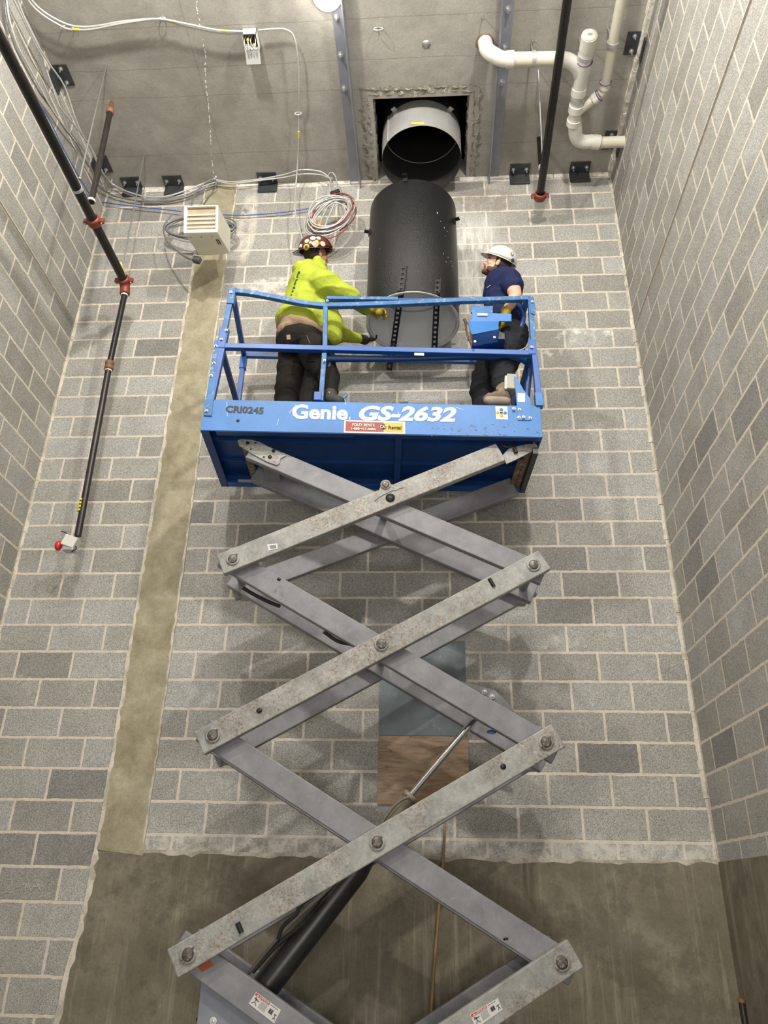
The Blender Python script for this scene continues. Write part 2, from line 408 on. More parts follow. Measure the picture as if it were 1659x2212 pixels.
# cast concrete base + column face, ragged edge
def jag(pts, amp, step=.05):
    out = []
    for i in range(len(pts) - 1):
        a, b = V(pts[i]), V(pts[i + 1]); n = max(1, int((b - a).length / step)); dd = (b - a).normalized(); nn = V((-dd.z, 0, dd.x))
        for k in range(n):
            p = a.lerp(b, k / n); out.append(p + nn * (amp * (mnoise.noise(p * 7) + .6 * mnoise.noise(p * 23)) if (k or i) else 0))
    out.append(V(pts[-1])); return out
def xz(x, z): return V((x, 0, z))
leftedge = jag([xz(XCL, ZC), xz(XCL, 2.3 + H), xz(XCL + .012, .62 + H), xz(-2.18, .2 + H), xz(-2.20, -.20 + H), xz(-2.235, -.42 + H), xz(-2.25, -.7 + H), xz(-2.45, 0)], .010)
rightedge = jag([xz(XR, ZB), xz(.6, ZB - .01), xz(XCR + .02, ZB), xz(XCR, ZB + .05), xz(XCR, 2.3 + H), xz(XCR - .01, 4.4 + H), xz(XCR - .005, ZC)], .010)
poly = leftedge + [xz(XR, 0)] + rightedge
def face_sheet(poly, y0, th):              # polygon in XZ, tessellated front + rim
    mb = MB(); P = [V((p.x, y0 - th, p.z)) for p in poly]; n = len(P)
    from mathutils.geometry import tessellate_polygon
    tri = tessellate_polygon([P]); mb.add(P, [tuple(t) for t in tri])
    Q = P + [p + V((0, th + .02, 0)) for p in P]
    mb.add(Q, [(i, (i + 1) % n, n + (i + 1) % n, n + i) for i in range(n)]); return mb
col_poly = [p for p in leftedge if p.z > ZB - .02]
pc = [p for p in leftedge if p.z >= .22 + H] + [xz(XCR, .22 + H)] + [p for p in rightedge if p.x < XCR + .03 and p.z > ZB]
struct('trim_1', face_sheet(pc, D, .010), m_col)
pb = [p for p in rightedge if p.z < ZB + .04][:-1] + [xz(XCR, .235 + H), xz(XCL, .235 + H)] + [p for p in leftedge if p.z < .22 + H] + [xz(XR, 0)]
struct('trim_2', face_sheet(pb, D, .008), m_base)
struct('trim_3', MB().bb((XR - .010, YB, 0), (XR + .01, D, ZB - .005)), m_base)
# pale ragged mortar along the column, the base and the corners
def strip(path, w0, amp, y):
    n = len(path); a = []; b = []
    for i, p in enumerate(path):
        t = (path[min(i + 1, n - 1)] - path[max(i - 1, 0)]).normalized(); nn = V((-t.z, 0, t.x))
        w = w0 * (.7 + .6 * abs(mnoise.noise(p * 5)) + amp * mnoise.noise(p * 17)); a.append(p - nn * .006); b.append(p + nn * max(w, .008))
    mb = MB(); th = .014
    vs = []
    for p, q in zip(a, b): vs += [V((p.x, y - th, p.z)), V((q.x, y - th * .6, q.z)), V((q.x, y + .01, q.z)), V((p.x, y + .01, p.z))]
    fs = []
    for i in range(n - 1):
        for e in range(4): fs.append((i * 4 + e, i * 4 + (e + 1) % 4, i * 4 + 4 + (e + 1) % 4, i * 4 + 4 + e))
    return mb.add(vs, fs)
mm = strip([p for p in leftedge], .030, 1.0, D)
struct('trim_4', mm, m_mort)
struct('trim_5', strip(rightedge, .018, 1.0, D), m_mort)
# corner fillets of mortar
cf = MB()
for i in range(150):
    z = .9 + H + i * (ZC - .9 - H) / 150 if i else .9 + H
for X, sgn in ((XR, -1), (XL, 1)):
    z = ZB if X > 0 else 0; 
    while z < ZC:
        w_ = random.uniform(.014, .03); h = random.uniform(.05, .12)
        cf.add([V((X - sgn * .01, D + .005, z)), V((X + sgn * w_ + (sgn * .012), D + .002, z)), V((X + sgn * .013, D - w_ * .55, z)), V((X - sgn * .01, D + .005, min(z + h, ZC))), V((X + sgn * (w_ * random.uniform(.8, 1.2) + .012), D + .002, min(z + h, ZC))), V((X + sgn * .013, D - w_ * .5, min(z + h, ZC)))], [(0, 1, 2), (3, 5, 4), (1, 4, 5, 2), (0, 3, 4, 1), (0, 2, 5, 3)])
        z += h
struct('trim_6', cf, m_mort)
# mortar cap under the slab, ragged
cap = MB(); x = XL
while x < XR:
    w_ = random.uniform(.12, .4)
    if not (HX0 - .05 < x + w_ / 2 < HX1 + .05) and not (XCL - .1 < x + w_ / 2 < XCR + .1):
        h = random.uniform(.03, .07); cap.bb((x, D - random.uniform(.006, .012), ZC - h), (min(x + w_ - .01, XR), D + .01, ZC + .002))
    x += w_
y = 5.35
while y > .5:
    w_ = random.uniform(.1, .35); cap.bb((XR - .035 - random.uniform(0, .012), y - w_, ZC - random.uniform(.05, .08)), (XR + .01, y, ZC + .002)); y -= w_
struct('trim_7', cap, m_mortw, )

# ================================================================ openings patched in the back wall
m_zinc = mat('weathered_sheet', (.125, .15, .16), .5, .2, var=.25, vscale=6, bscale=30, bstr=.1, dirt=(.22, .245, .245), dirt_amt=.7, dirt_scale=7)
def pY(u, v, y): return Yp(u, v, y)
a = pY(818, 1590, D); b_ = pY(1004, 1385, D)
solo('sheet_metal_patch', MB().bb((a.x, D - .010, a.z + .003), (b_.x, D - .002, b_.z)), m_zinc, 'bluish grey sheet metal patch on the block wall above the plywood', 'metal sheet', bevel=.001)
m, nt, b = nodes('plywood'); g = geo(nt); s = sep(nt, g)
vv = comb(nt, mth(nt, 'MULTIPLY', s[0], 3.), 0, mth(nt, 'MULTIPLY', s[2], 16.))
gr = ramp(nt, noise(nt, vv, 1.6, 6, .6, 1.5), [(.3, (.20, .13, .08)), (.5, (.32, .225, .145)), (.7, (.42, .31, .21))])
kn = ramp(nt, noise(nt, g, 9, 4, .6, .8), [(.66, 0.), (.72, .8)])
cc = mix(nt, kn.outputs[0], gr.outputs[0], (.11, .055, .03)); lnk(nt, cc, b.inputs['Base Color']); b.inputs['Roughness'].default_value = .75
a2 = pY(815, 1738, D)
solo('plywood_panel', MB().bb((a.x, D - .012, a2.z), (b_.x + .005, D - .002, a.z)), m, 'stained plywood panel set in the block wall below the metal sheet', 'plywood', bevel=.001)

# chalk writing on a block
ch = mat('chalk', (.42, .41, .39), .95, bstr=.8, bscale=200)
o = Yp(6, 1928, D - .003); o2 = Yp(88, 1920, D - .003)
cm = MB()
def chalk(pts, r=.0028): cm.tube([Yp(u, v, D - .001) for u, v in pts], r, 5)
chalk([(11, 1906), (16, 1900), (26, 1901), (27, 1909), (18, 1918), (9, 1929)]); chalk([(9, 1929), (16, 1927), (24, 1929), (32, 1927)])
chalk([(36, 1917), (44, 1916)]); chalk([(53, 1926), (57, 1911), (60, 1903), (63, 1914), (66, 1925)]); chalk([(54, 1918), (68, 1915)])
chalk([(68, 1926), (73, 1912), (77, 1902), (82, 1913), (88, 1925)]); chalk([(70, 1917), (86, 1914)]); chalk([(49, 1911), (60, 1913), (88, 1912)], .002)
solo('chalk_mark', cm, ch, 'faint white chalk writing on a block low at the left', 'chalk writing')

# ================================================================ steel on the slab
m_steel = mat('primed_steel', (.25, .26, .30), .5, .35, var=.15, vscale=5, bscale=40, bstr=.08, dirt=(.33, .33, .34), dirt_amt=.5, dirt_scale=11)
m_dsteel = mat('dark_steel', (.055, .06, .065), .5, .4, var=.3, bstr=.15, dirt=(.13, .13, .13), dirt_amt=.6)
m_bolt = mat('zinc_bolt', (.50, .50, .50), .35, .8, var=.15, bstr=0)
def bolt(p, ax, parent, r=.016, h=.014, shank=.02):
    mb = MB(); ax = V(ax).normalized(); p = V(p)
    mb.ring(p + ax * .002, ax, r * 1.45, .001, .004, 24); mb.lathe(p + ax * .004, ax, [(r, 0), (r, h * .85), (r * .85, h), (.0005, h)], 6)
    mb.lathe(p + ax * (.004 + h), ax, [(r * .5, 0), (r * .5, shank), (.0005, shank + .001)], 10)
    return mb.build('bolt', m_bolt, parent, smooth=False)
def angle_beam(x0, x1, legx, y1, name, label, bolts, bx):
    L = .105; th = .011; zt = ZC
    root = thing(name, ((x0 + x1) / 2, y1 - .5, zt - .05), label, 'steel angle')
    mb = MB().bb((x0, 1.2, zt - th), (x1, y1, zt)).bb((legx, 1.2, zt - L), (legx + th, y1, zt))
    mb.build('angle_section', m_steel, root, bevel=.002)
    for (u, v) in bolts:
        q = Zp(u, v, zt - th); bolt((bx, q.y, zt - th), (0, 0, -1), root, .019, .016, .022)
    return root
angle_beam(-.745, -.645, -.656, D - .002, 'angle_beam', 'long grey steel angle bolted under the slab left of the duct opening', [(746, 37), (753, 117), (760, 189)], -.712)
angle_beam(.588, .69, .588, D - .002, 'angle_beam', 'long dark steel angle bolted under the slab between opening and white pipes', [(1092, 20), (1085, 102), (1080, 177)], .642)
def clip(p, ax, out, label, w=.19):         # p: centre at slab/wall corner, ax: along wall, out: away from the wall
    p = V(p); ax = V(ax); out = V(out); g_ = 'clip angles along the slab edge'
    root = thing('clip_angle', p + out * .05 + V((0, 0, -.05)), label, 'steel bracket', g_ )
    mb = MB().box(p + out * .065 + V((0, 0, -.005)), w, .13, .010, ax, out).box(p + out * .006 + V((0, 0, -.065)), w, .010, .12, ax, out)
    mb.build('bracket_plate', m_dsteel, root, bevel=.0015)
    for s_ in (-1, 1): bolt(p + ax * (s_ * w * .33) + out * .07 + V((0, 0, -.010)), (0, 0, -1), root, .013, .012, .03)
for u, v, lb in ((283, 400, 'dark steel clip bracket on the back wall nearest the left corner'), (374, 398, 'dark steel clip bracket between the left corner and the heater cable'), (577, 392, 'dark steel clip bracket behind the cables left of the long grey angle'), (1123, 372, 'dark steel clip bracket between the dark angle and the black pipe'), (1253, 367, 'dark steel clip bracket nearest the right corner of the back wall')):
    q = Zp(u, v - 8, ZC); clip((q.x, D - .012, ZC), (1, 0, 0), (0, -1, 0), lb)
for u, v, lb in ((127, 172, 'dark steel clip bracket on the left wall behind the cable bundle'), (212, 372, 'dark steel clip bracket on the left wall close to the back corner')):
    q = Xp(u, v, XL + .05); clip((XL + .014, q.y, ZC), (0, 1, 0), (1, 0, 0), lb)
for u, v, lb in ((1378, 92, 'dark steel clip bracket on the right wall beside the thin white pipe'), (1318, 302, 'dark steel clip bracket on the right wall above the horizontal white pipe')):
    q = Zp(u, v, ZC); clip((XR - .014, q.y, ZC), (0, 1, 0), (-1, 0, 0), lb)

# ================================================================ round lamp, ring hooks
m_wplastic = mat('white_plastic', (.80, .79, .76), .4, var=.03, bstr=0)
lp = Zp(706, -3, ZC - .05)
lamp = thing('ceiling_lamp', (lp.x, lp.y, ZC), 'round white ceiling lamp at the top edge beside the long grey angle', 'ceiling lamp')
MB().lathe((lp.x, lp.y, ZC), (0, 0, -1), [(.001, 0), (.115, 0), (.118, .02), (.112, .035), (.10, .04), (.001, .042)], 40).build('lamp_body', m_wplastic, lamp)
me_, nte, be = nodes('lamp_diffuser'); be.inputs['Emission Color'].default_value = (1, .96, .88, 1); be.inputs['Emission Strength'].default_value = 2; be.inputs['Base Color'].default_value = (.9, .9, .88, 1)
MB().lathe((lp.x, lp.y, ZC - .041), (0, 0, -1), [(.085, 0), (.083, .006), (.05, .012), (.001, .014)], 32).build('diffuser', me_, lamp)
def ring_hook(u, v, label, r=.035):
    p = Zp(u, v, ZC - .04); root = thing('wire_hanger', (p.x, p.y, ZC), label, 'wire hanger')
    MB().tube([V((p.x, p.y, ZC)), V((p.x, p.y, ZC - .02)), p + V((.004, 0, r * .7))], .0035, 6).build('stem', m_bolt, root)
    MB().tube([p + V((r * math.cos(a), r * .3 * math.sin(a), r * math.sin(a))) for a in [k * math.pi / 10 for k in range(20)]], .0035, 6).build('ring', m_wplastic, root)
ring_hook(817, 62, 'small white wire ring hanging from the slab right of the round lamp')
ring_hook(146, 58, 'open wire ring around the double cable near the left wall', .055)
ring_hook(349, 40, 'small clamp hanger holding the double cable at its highest bend', .03)
ring_hook(644, 245, 'thin wire ring on the single white cable left of the long grey angle', .03)
p = Zp(921, 95, ZC)
solo('anchor_plate', MB().lathe((p.x, p.y, ZC), (0, 0, -1), [(.001, 0), (.034, 0), (.034, .004), (.016, .006), (.012, .012), (.001, .012)], 24), m_bolt, 'small round steel anchor disc on the slab above the opening', 'anchor')
for u, v, lb in ((1043, 42, 'short bent anchor rod on the slab left of the dark angle'), (1151, 92, 'short threaded stud above the horizontal white pipe'),):
    p = Zp(u, v, ZC - .05)
    solo('anchor_stud', MB().tube([(p.x, p.y, ZC), (p.x, p.y, ZC - .05), (p.x + .02, p.y - .03, ZC - .07)], .006, 8), m_bolt, lb, 'anchor')

# ================================================================ duct pieces
m_galv = mat('galvanised_sheet', (.47, .47, .46), .45, .45, var=.14, vscale=4, bscale=9, bstr=.05, dirt=(.25, .24, .22), dirt_amt=.55, dirt_scale=5)
m_galvin = mat('galvanised_liner', (.86, .87, .87), .36, .2, var=.06, vscale=3, bscale=3.2, bstr=.12, bdist=.02)
m_blackin = mat('liner_black', (.012, .011, .010), .8, var=.3, bstr=.1)  # near-black colour for the inside of the sleeve
m_wrap = mat('black_insulation', (.008, .0085, .0095), .36, 0, var=.25, vscale=8, bscale=70, bstr=1., bdist=.006, spec=.42)
m_blk = mat('black_paint', (.012, .012, .013), .5, .2, var=.3, bstr=.1)
SC = V((-.052, 5.02, 0)); z0, z1, R_ = 6.09 + H, 6.43 + H, .365
sl = thing('duct_sleeve', (SC.x, SC.y, z0), 'short galvanised duct sleeve hanging in the chopped ceiling opening', 'duct')
MB().lathe(SC, EZ, [(R_, z0), (R_, z1)], 72).build('shell', m_galv, sl)
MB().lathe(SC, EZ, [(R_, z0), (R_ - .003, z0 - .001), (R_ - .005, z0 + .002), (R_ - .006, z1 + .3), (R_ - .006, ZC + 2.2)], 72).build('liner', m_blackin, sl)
MB().ring(SC + EZ * (z0 + .40), EZ, R_ - .006, R_ - .012, .006, 64).build('inner_seam', m_galv, sl)
MB().box(SC + V((-.30, -.215, (z0 + z1) / 2)), .012, .012, z1 - z0).build('seam', m_galv, sl)
for an in (-2.25, -.82):
    d_ = V((math.cos(an), math.sin(an), 0)); t_ = V((-d_.y, d_.x, 0))
    p = SC + d_ * (R_ + .022) + EZ * (z1 - .03)
    tb = MB().box(p, .045, .045, .005, d_, t_).box(SC + d_ * (R_ + .003) + EZ * (z1 - .05), .005, .045, .06, d_, t_)
    tb.build('tab', m_galv, sl)
lbp = SC + V((-.03, -R_ - .001, z0 + .03)); m_yel = mat('yellow_label', (.75, .66, .06), .6, bstr=0)
MB().box(lbp, .11, .002, .022).build('sticker', m_yel, sl)['label'] = 'yellow sticker on the lower rim'
# wrapped duct being lifted
DC = V((-.128, 4.98, 0)); dz0, dz1, DR = 4.165 + H, 5.375 + H, .376
du = thing('insulated_duct', (DC.x, DC.y, dz0), 'large black wrapped round duct being lifted under the ceiling opening', 'duct')
MB().lathe(DC, EZ, [(DR - .028, dz0 + .004), (DR - .003, dz0), (DR, dz0 + .004), (DR + .001, dz0 + .5), (DR - .002, dz1 - .004), (DR - .006, dz1), (DR - .03, dz1 - .002)], 96).build('wrap', m_wrap, du)
MB().lathe(DC, EZ, [(DR - .012, dz0 - .006), (DR - .024, dz0 - .008), (DR - .026, dz0 + .0), (DR - .026, dz1)], 96).build('liner', m_galvin, du)
MB().ring(DC + EZ * (dz0 + .42), EZ, DR - .026, DR - .033, .008, 80).build('inner_seam', m_galv, du)
MB().ring(DC + EZ * (dz0 - .007), EZ, DR + .001, DR - .026, .004, 96).build('rim', mat('bright_rim', (.72, .72, .70), .4, .5, bstr=0), du)
for an, zz in ((-1.72, dz1 + .012), (-.35, dz1 - .22), (-2.95, dz1 - .27), (-.02, dz0 + .22)):
    d_ = V((math.cos(an), math.sin(an), 0)); t_ = V((-d_.y, d_.x, 0)); p = DC + d_ * (DR + .022) + EZ * zz
    mb = MB().box(p, .046, .036, .006, d_, t_).box(DC + d_ * (DR + .004) + EZ * (zz - .01), .006, .036, .06, d_, t_)
    mb.build('tab', m_blk, du)
m_scuff = mat('scuff', (.42, .42, .41), .8, bstr=.5)
bvh_pts = [(945, 460, .010), (952, 478, .005), (960, 492, .006), (966, 500, .004), (958, 548, .006), (968, 556, .005), (975, 565, .004), (964, 566, .005), (820, 538, .004), (978, 575, .005), (962, 510, .004)]
sc = MB()
for u, v, r_ in bvh_pts:
    rr = ray(u, v); A = rr.x ** 2 + rr.y ** 2; B = -2 * (rr.x * DC.x + rr.y * DC.y); Cc = DC.x ** 2 + DC.y ** 2 - (DR + .001) ** 2; dd = B * B - 4 * A * Cc
    if dd < 0: continue
    k = (-B - math.sqrt(dd)) / (2 * A); p = CAM + rr * k; n_ = V((p.x - DC.x, p.y - DC.y, 0)).normalized()
    M = Matrix((V((-n_.y, n_.x, 0)), n_, EZ)).transposed(); MB().ball(p, r_ * .5, .0012, r_ * 1.3, M, 7, 5).build('scuff_mark', m_scuff, du)
# slotted straps
def strap(pts, w, label, n_hole=26):
    P = [V(p) for p in pts]
    root = thing('slotted_strap', P[0], label, 'slotted strap', 'straps under the wrapped duct')
    X = V((1, 0, 0)); mb = MB(); hl = MB(); th = .004
    for a, b in zip(P[:-1], P[1:]):
        L = (b - a).length; d_ = (b - a) / L; sd = (X - d_ * X.dot(d_)).normalized(); n_ = d_.cross(sd); pitch = .05; k = 0; o_ = 0
        # two side rails + bridges leave real slots
        for s_ in (-1, 1): mb.box((a + b) / 2 + sd * (s_ * w * .36), L, w * .28, th, d_, sd, n_)
        while o_ < L - .02:
            mb.box(a + d_ * (o_ + .011), .024, w * .46, th, d_, sd, n_); o_ += pitch
        mb.box((a + b) / 2 + sd * (w * .5) + n_ * (w * .2), L, .004, w * .4, d_, sd, n_)
    mb.build('rail', m_blk, root); return root
def cylhit(u, v, off=.006):
    rr = ray(u, v); A = rr.x ** 2 + rr.y ** 2; B = -2 * (rr.x * DC.x + rr.y * DC.y); Cc = DC.x ** 2 + DC.y ** 2 - (DR + off) ** 2
    k = (-B - math.sqrt(B * B - 4 * A * Cc)) / (2 * A); return CAM + rr * k
strap([cylhit(872, 575), cylhit(866, 628), Yp(850, 742, 5.18), Yp(840, 800, 5.33)], .046, 'long black slotted strap, the left of two across the duct mouth')
strap([cylhit(945, 604), cylhit(944, 634), Yp(938, 752, 5.2)], .046, 'black slotted strap, the right of two across the duct mouth')
# ================================================================ scissor lift
BL = (.018, .115, .43)
def blue(name, col, amt=.55): return mat(name, col, .42, .0, var=.18, vscale=5, bscale=60, bstr=.08, dirt=(.42, .52, .68), dirt_amt=amt, dirt_scale=16, coat=.1)
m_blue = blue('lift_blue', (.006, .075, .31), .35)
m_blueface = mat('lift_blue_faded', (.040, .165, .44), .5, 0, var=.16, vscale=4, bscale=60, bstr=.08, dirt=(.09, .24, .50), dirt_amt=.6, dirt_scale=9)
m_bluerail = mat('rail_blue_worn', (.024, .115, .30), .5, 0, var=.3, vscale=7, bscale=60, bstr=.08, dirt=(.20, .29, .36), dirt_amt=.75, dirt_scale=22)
m_blueshade = mat('lift_blue_shade', (.004, .043, .18), .45, 0, var=.25, vscale=6, bscale=60, bstr=.1, dirt=(.015, .07, .20), dirt_amt=.5)  # darker copy of the lift blue: shade of the undersides put into the colour
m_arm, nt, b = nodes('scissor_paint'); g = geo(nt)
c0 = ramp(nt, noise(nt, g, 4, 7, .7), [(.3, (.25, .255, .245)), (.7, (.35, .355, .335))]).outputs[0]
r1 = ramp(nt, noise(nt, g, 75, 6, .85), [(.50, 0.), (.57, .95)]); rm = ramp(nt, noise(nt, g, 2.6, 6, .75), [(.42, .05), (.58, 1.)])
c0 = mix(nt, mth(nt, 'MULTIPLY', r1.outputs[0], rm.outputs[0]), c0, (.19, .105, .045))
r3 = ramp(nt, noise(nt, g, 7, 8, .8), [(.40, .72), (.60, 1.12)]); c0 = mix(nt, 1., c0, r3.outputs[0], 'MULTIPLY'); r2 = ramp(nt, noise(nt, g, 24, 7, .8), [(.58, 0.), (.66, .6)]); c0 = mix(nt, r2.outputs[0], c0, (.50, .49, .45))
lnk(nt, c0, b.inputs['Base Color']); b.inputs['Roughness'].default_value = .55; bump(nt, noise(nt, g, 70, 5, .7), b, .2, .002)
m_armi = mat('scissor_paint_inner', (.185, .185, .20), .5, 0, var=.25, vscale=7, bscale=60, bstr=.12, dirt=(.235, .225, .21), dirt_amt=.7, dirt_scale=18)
m_rust = mat('rusty_steel', (.15, .10, .065), .8, .2, var=.4, vscale=30, bstr=.4, dirt=(.30, .26, .22), dirt_amt=.8)
m_pin = mat('pin_steel', (.10, .09, .08), .5, .6, var=.4, vscale=50, bstr=.4, dirt=(.32, .28, .24), dirt_amt=.8, dirt_scale=60)
m_chrome = mat('chrome_rod', (.75, .75, .75), .12, 1., var=.02, bstr=0)
m_oil = mat('cylinder_black', (.022, .021, .019), .35, .1, var=.4, vscale=12, bstr=.1, dirt=(.12, .105, .08), dirt_amt=.6, dirt_scale=8)
m_tan = mat('cylinder_tan', (.20, .17, .13), .5, .1, var=.25, bstr=.1)
m_black = mat('black_rubber', (.02, .02, .02), .7, bstr=.1)
m_white = mat('decal_white', (.66, .66, .62), .55, var=.06, vscale=20, bstr=0, dirt=(.5, .55, .6), dirt_amt=.5, dirt_scale=30)
m_dwhite = mat('sticker_white', (.60, .59, .56), .5, var=.05, bstr=0)
m_dred = mat('sticker_red', (.26, .035, .022), .5, bstr=0); m_dyel = mat('sticker_yellow', (.62, .36, .015), .5, bstr=0); m_dblk = mat('print_black', (.02, .02, .025), .6, bstr=0)
SL, ST = 2.278, .787
ZT0, ZT1 = 2.467 * MS + H, 2.686 * MS + H     # bottom and top of the side panel
lift = thing('scissor_lift', Lw(SL / 2, ST / 2, 0), 'raised blue scissor lift with grey crossed arms and the two workers on it', 'scissor lift')
def part(mb, name, m, parent=lift, bevel=0, label=None, **k):
    o = mb.build(name, m, parent, bevel, **k)
    if label: o['label'] = label
    return o
def lbox(s0, s1, t0, t1, z0, z1, mb=None):
    mb = mb or MB(); return mb.box(Lw((s0 + s1) / 2, (t0 + t1) / 2, (z0 + z1) / 2), abs(s1 - s0), abs(t1 - t0), abs(z1 - z0), EX, EY, EZ)
def Ls(u, v, t):
    P = Tp(u, v, t); d_ = P - LO; return d_.dot(EX), P.z
# platform
part(lbox(.02, SL - .02, .02, ST - .02, ZT0 + .085, ZT0 + .11), 'deck', m_blueshade)
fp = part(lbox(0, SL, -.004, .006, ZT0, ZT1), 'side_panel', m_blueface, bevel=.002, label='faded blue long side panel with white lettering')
part(lbox(0, SL, ST - .006, ST, ZT0, ZT1), 'side_panel', m_blueshade)
part(lbox(-.0, .008, 0, ST, ZT0, ZT1), 'end_panel', m_blue); part(lbox(SL - .008, SL, 0, ST, ZT0, ZT1), 'end_panel', m_blue)
# returned bottom flange of the front panel: narrower in the middle where it is notched
fl = MB()
for s0, s1, t1 in ((.10, 1.02, .06), (1.02, 1.25, .035), (1.25, SL - .0, .06)):
    fl.box8([Lw(s0, 0, ZT0 - .004), Lw(s1, 0, ZT0 - .004), Lw(s1, t1, ZT0 + .004), Lw(s0, t1, ZT0 + .004), Lw(s0, 0, ZT0 + .006), Lw(s1, 0, ZT0 + .006), Lw(s1, t1, ZT0 + .012), Lw(s0, t1, ZT0 + .012)])
part(fl, 'bottom_flange', m_blueshade)
part(lbox(.05, SL - .03, ST - .07, ST - .006, ZT0 - .002, ZT0 + .01), 'bottom_flange', m_blue)
part(lbox(0, .055, 0, ST, ZT0 - .002, ZT0 + .01), 'bottom_flange', m_blueshade)
part(lbox(1.30, 1.345, .03, ST - .03, ZT0 + .02, ZT0 + .085), 'cross_member', m_blueshade)
part(lbox(.02, SL - .02, .22, .235, ZT0 + .06, ZT0 + .085), 'cross_member', m_blueshade); part(lbox(.02, SL - .02, .50, .515, ZT0 + .06, ZT0 + .085), 'cross_member', m_blueshade)
part(lbox(.14, .26, ST - .11, ST - .08, ZT0 - .004, ZT0 + .004), 'wear_pad', m_galv)
part(lbox(.0, .012, .0, .010, 0, 0.001), 'shim', m_blueshade) if False else None
# lettering
def dir_on_panel(): return EX, EZ
def place_text(name, s, mt, u0, v0, u1, v1, hpx, bold, shear, label=None, y=-.0045):
    a = Tp(u0, v0, y); b = Tp(u1, v1, y); x = (b - a)
    top = Tp(u0, v0 - hpx, y); hh = (top - a).length
    return text_obj(name, s, mt, fp, a, x, EZ, hh / .70, bold, shear, x.length, label=label, nrm_off=.0012)
place_text('lettering', 'Genie', m_white, 630, 903.5, 751, 906, 29, .034, 0, 'large white word Genie')
place_text('lettering', '.', m_white, 754, 906, 757, 906, 28, .01, 0)
place_text('lettering', 'GS-2632', m_white, 775, 906.5, 986, 910, 29, .040, .25, 'large white italic GS-2632')
place_text('lettering', 'CRI0245', m_dblk, 487, 890, 569, 894, 13.5, .034, 0, 'black stencilled CRI0245')
def panel_patch(name, mt, px, off, parent=fp, label=None):
    q = [Tp(u, v, -.004 - off) for u, v in px]; mb = MB().prism(q, EY * (off + .001)); return part(mb, name, mt, parent, label=label)
st = panel_patch('rental_sticker', m_dwhite, [(744, 907), (875, 911), (875, 937.5), (742.5, 934.5)], .0015, label='white bordered red and yellow rental sticker')
panel_patch('sticker_field', m_dred, [(747, 910), (829, 912.5), (828.5, 933.2), (746, 931.2)], .0022)
panel_patch('sticker_field', m_dyel, [(829, 912.5), (871, 913.8), (871, 934.6), (828.5, 933.2)], .0022)
p = Tp(828.5, 922, -.0068); part(MB().lathe(p, -EY, [(.001, 0), (.021, 0), (.0205, .0008), (.001, .0009)], 24), 'sticker_emblem', m_dblk, fp)
for s_, u0, v0, u1, v1, h_, mt in (('FOLEY RENTS', 761, 920.5, 809, 922, 6, m_dwhite), ('1-888-417-8484', 759, 928.2, 811, 929.8, 5, m_dwhite), ('CAT', 821, 925, 836, 925.4, 6.5, m_dwhite), ('Rental', 839, 926.5, 867, 927.3, 7, m_dblk)):
    place_text('sticker_text', s_, mt, u0, v0, u1, v1, h_, .02, 0, y=-.0078)
panel_patch('hazard_sticker', m_dwhite, [(1070, 877.5), (1096, 878.5), (1097, 906.5), (1072, 905.5)], .0015)
for u, v, mt in ((1083, 885, m_blueface), (1074.5, 891, m_dyel), (1091, 892, m_blueface), (1083, 898, m_dyel)):
    p = Tp(u, v, -.006); part(MB().lathe(p, -EY, [(.001, 0), (.0125, 0), (.012, .0008), (.001, .0009)], 18), 'sticker_dot', mt, fp)
place_text('sticker_text', 'M', m_dblk, 1080, 893.5, 1086, 893.7, 4, .03, 0, y=-.007)
p = Tp(514, 909, -.004); part(MB().lathe(p, -EY, [(.001, .0), (.011, .0), (.011, .0012), (.001, .0013)], 20), 'panel_hole', m_blk, fp)
# chipped paint low on the panel
chip = MB(); random.seed(4)
for i in range(70):
    u = random.gauss(1010, 75); v = 915 + random.random() * 27
    if not 905 < u < 1160: continue
    a = Tp(u, v, -.0042); l = random.uniform(.003, .022); h = random.uniform(.0015, .005)
    chip.prism([a, a + EX * l * .6 - EZ * h * .4, a + EX * l - EZ * h, a + EX * l * .3 - EZ * h * 1.3], -EY * .0006)
part(chip, 'paint_chips', mat('chip_rust', (.10, .07, .05), .9, bstr=0), fp, label='rusty chips in the paint at the right')
sc_ = MB()
for a, b in (((490, 868), (491, 899)), ((1138, 878), (1140, 893)), ((598, 918), (602, 905)), ((625, 892), (640, 874)), ((860, 888), (862, 900)), ((985, 880), (1001, 885)), ((745, 862), (746, 875))):
    sc_.bar(Tp(*a, -.0045), Tp(*b, -.0045), .0006, .003, EY)
part(sc_, 'scratches', mat('scratch', (.55, .62, .70), .8, bstr=0), fp)
# left end upright plate
def lplate(px, t, th, name, m_, **k):
    q = [Tp(u, v, t) for u, v in px]; return part(MB().prism(q, EY * th), name, m_, **k)
lplate([(463, 735), (474, 735), (457, 898), (440, 897)], -.012, .008, 'corner_plate', m_bluerail)
for v, u in ((748, 466), (785, 462), (812, 456), (888, 446)):
    bolt(Tp(u, v, -.012), -EY, lift, .008, .008, .004).name = 'panel_bolt'
W = .037
def rail(pts, t, name, m_=None, w=W, h=None, label=None, bend=0):
    P = [Tp(u, v, t) if len((u, v)) == 2 else None for u, v in pts]
    mb = MB()
    for a, b in zip(P[:-1], P[1:]): mb.bar(a, b, w, h or w, EY)
    return part(mb, name, m_ or m_blue, bevel=.003, label=label)
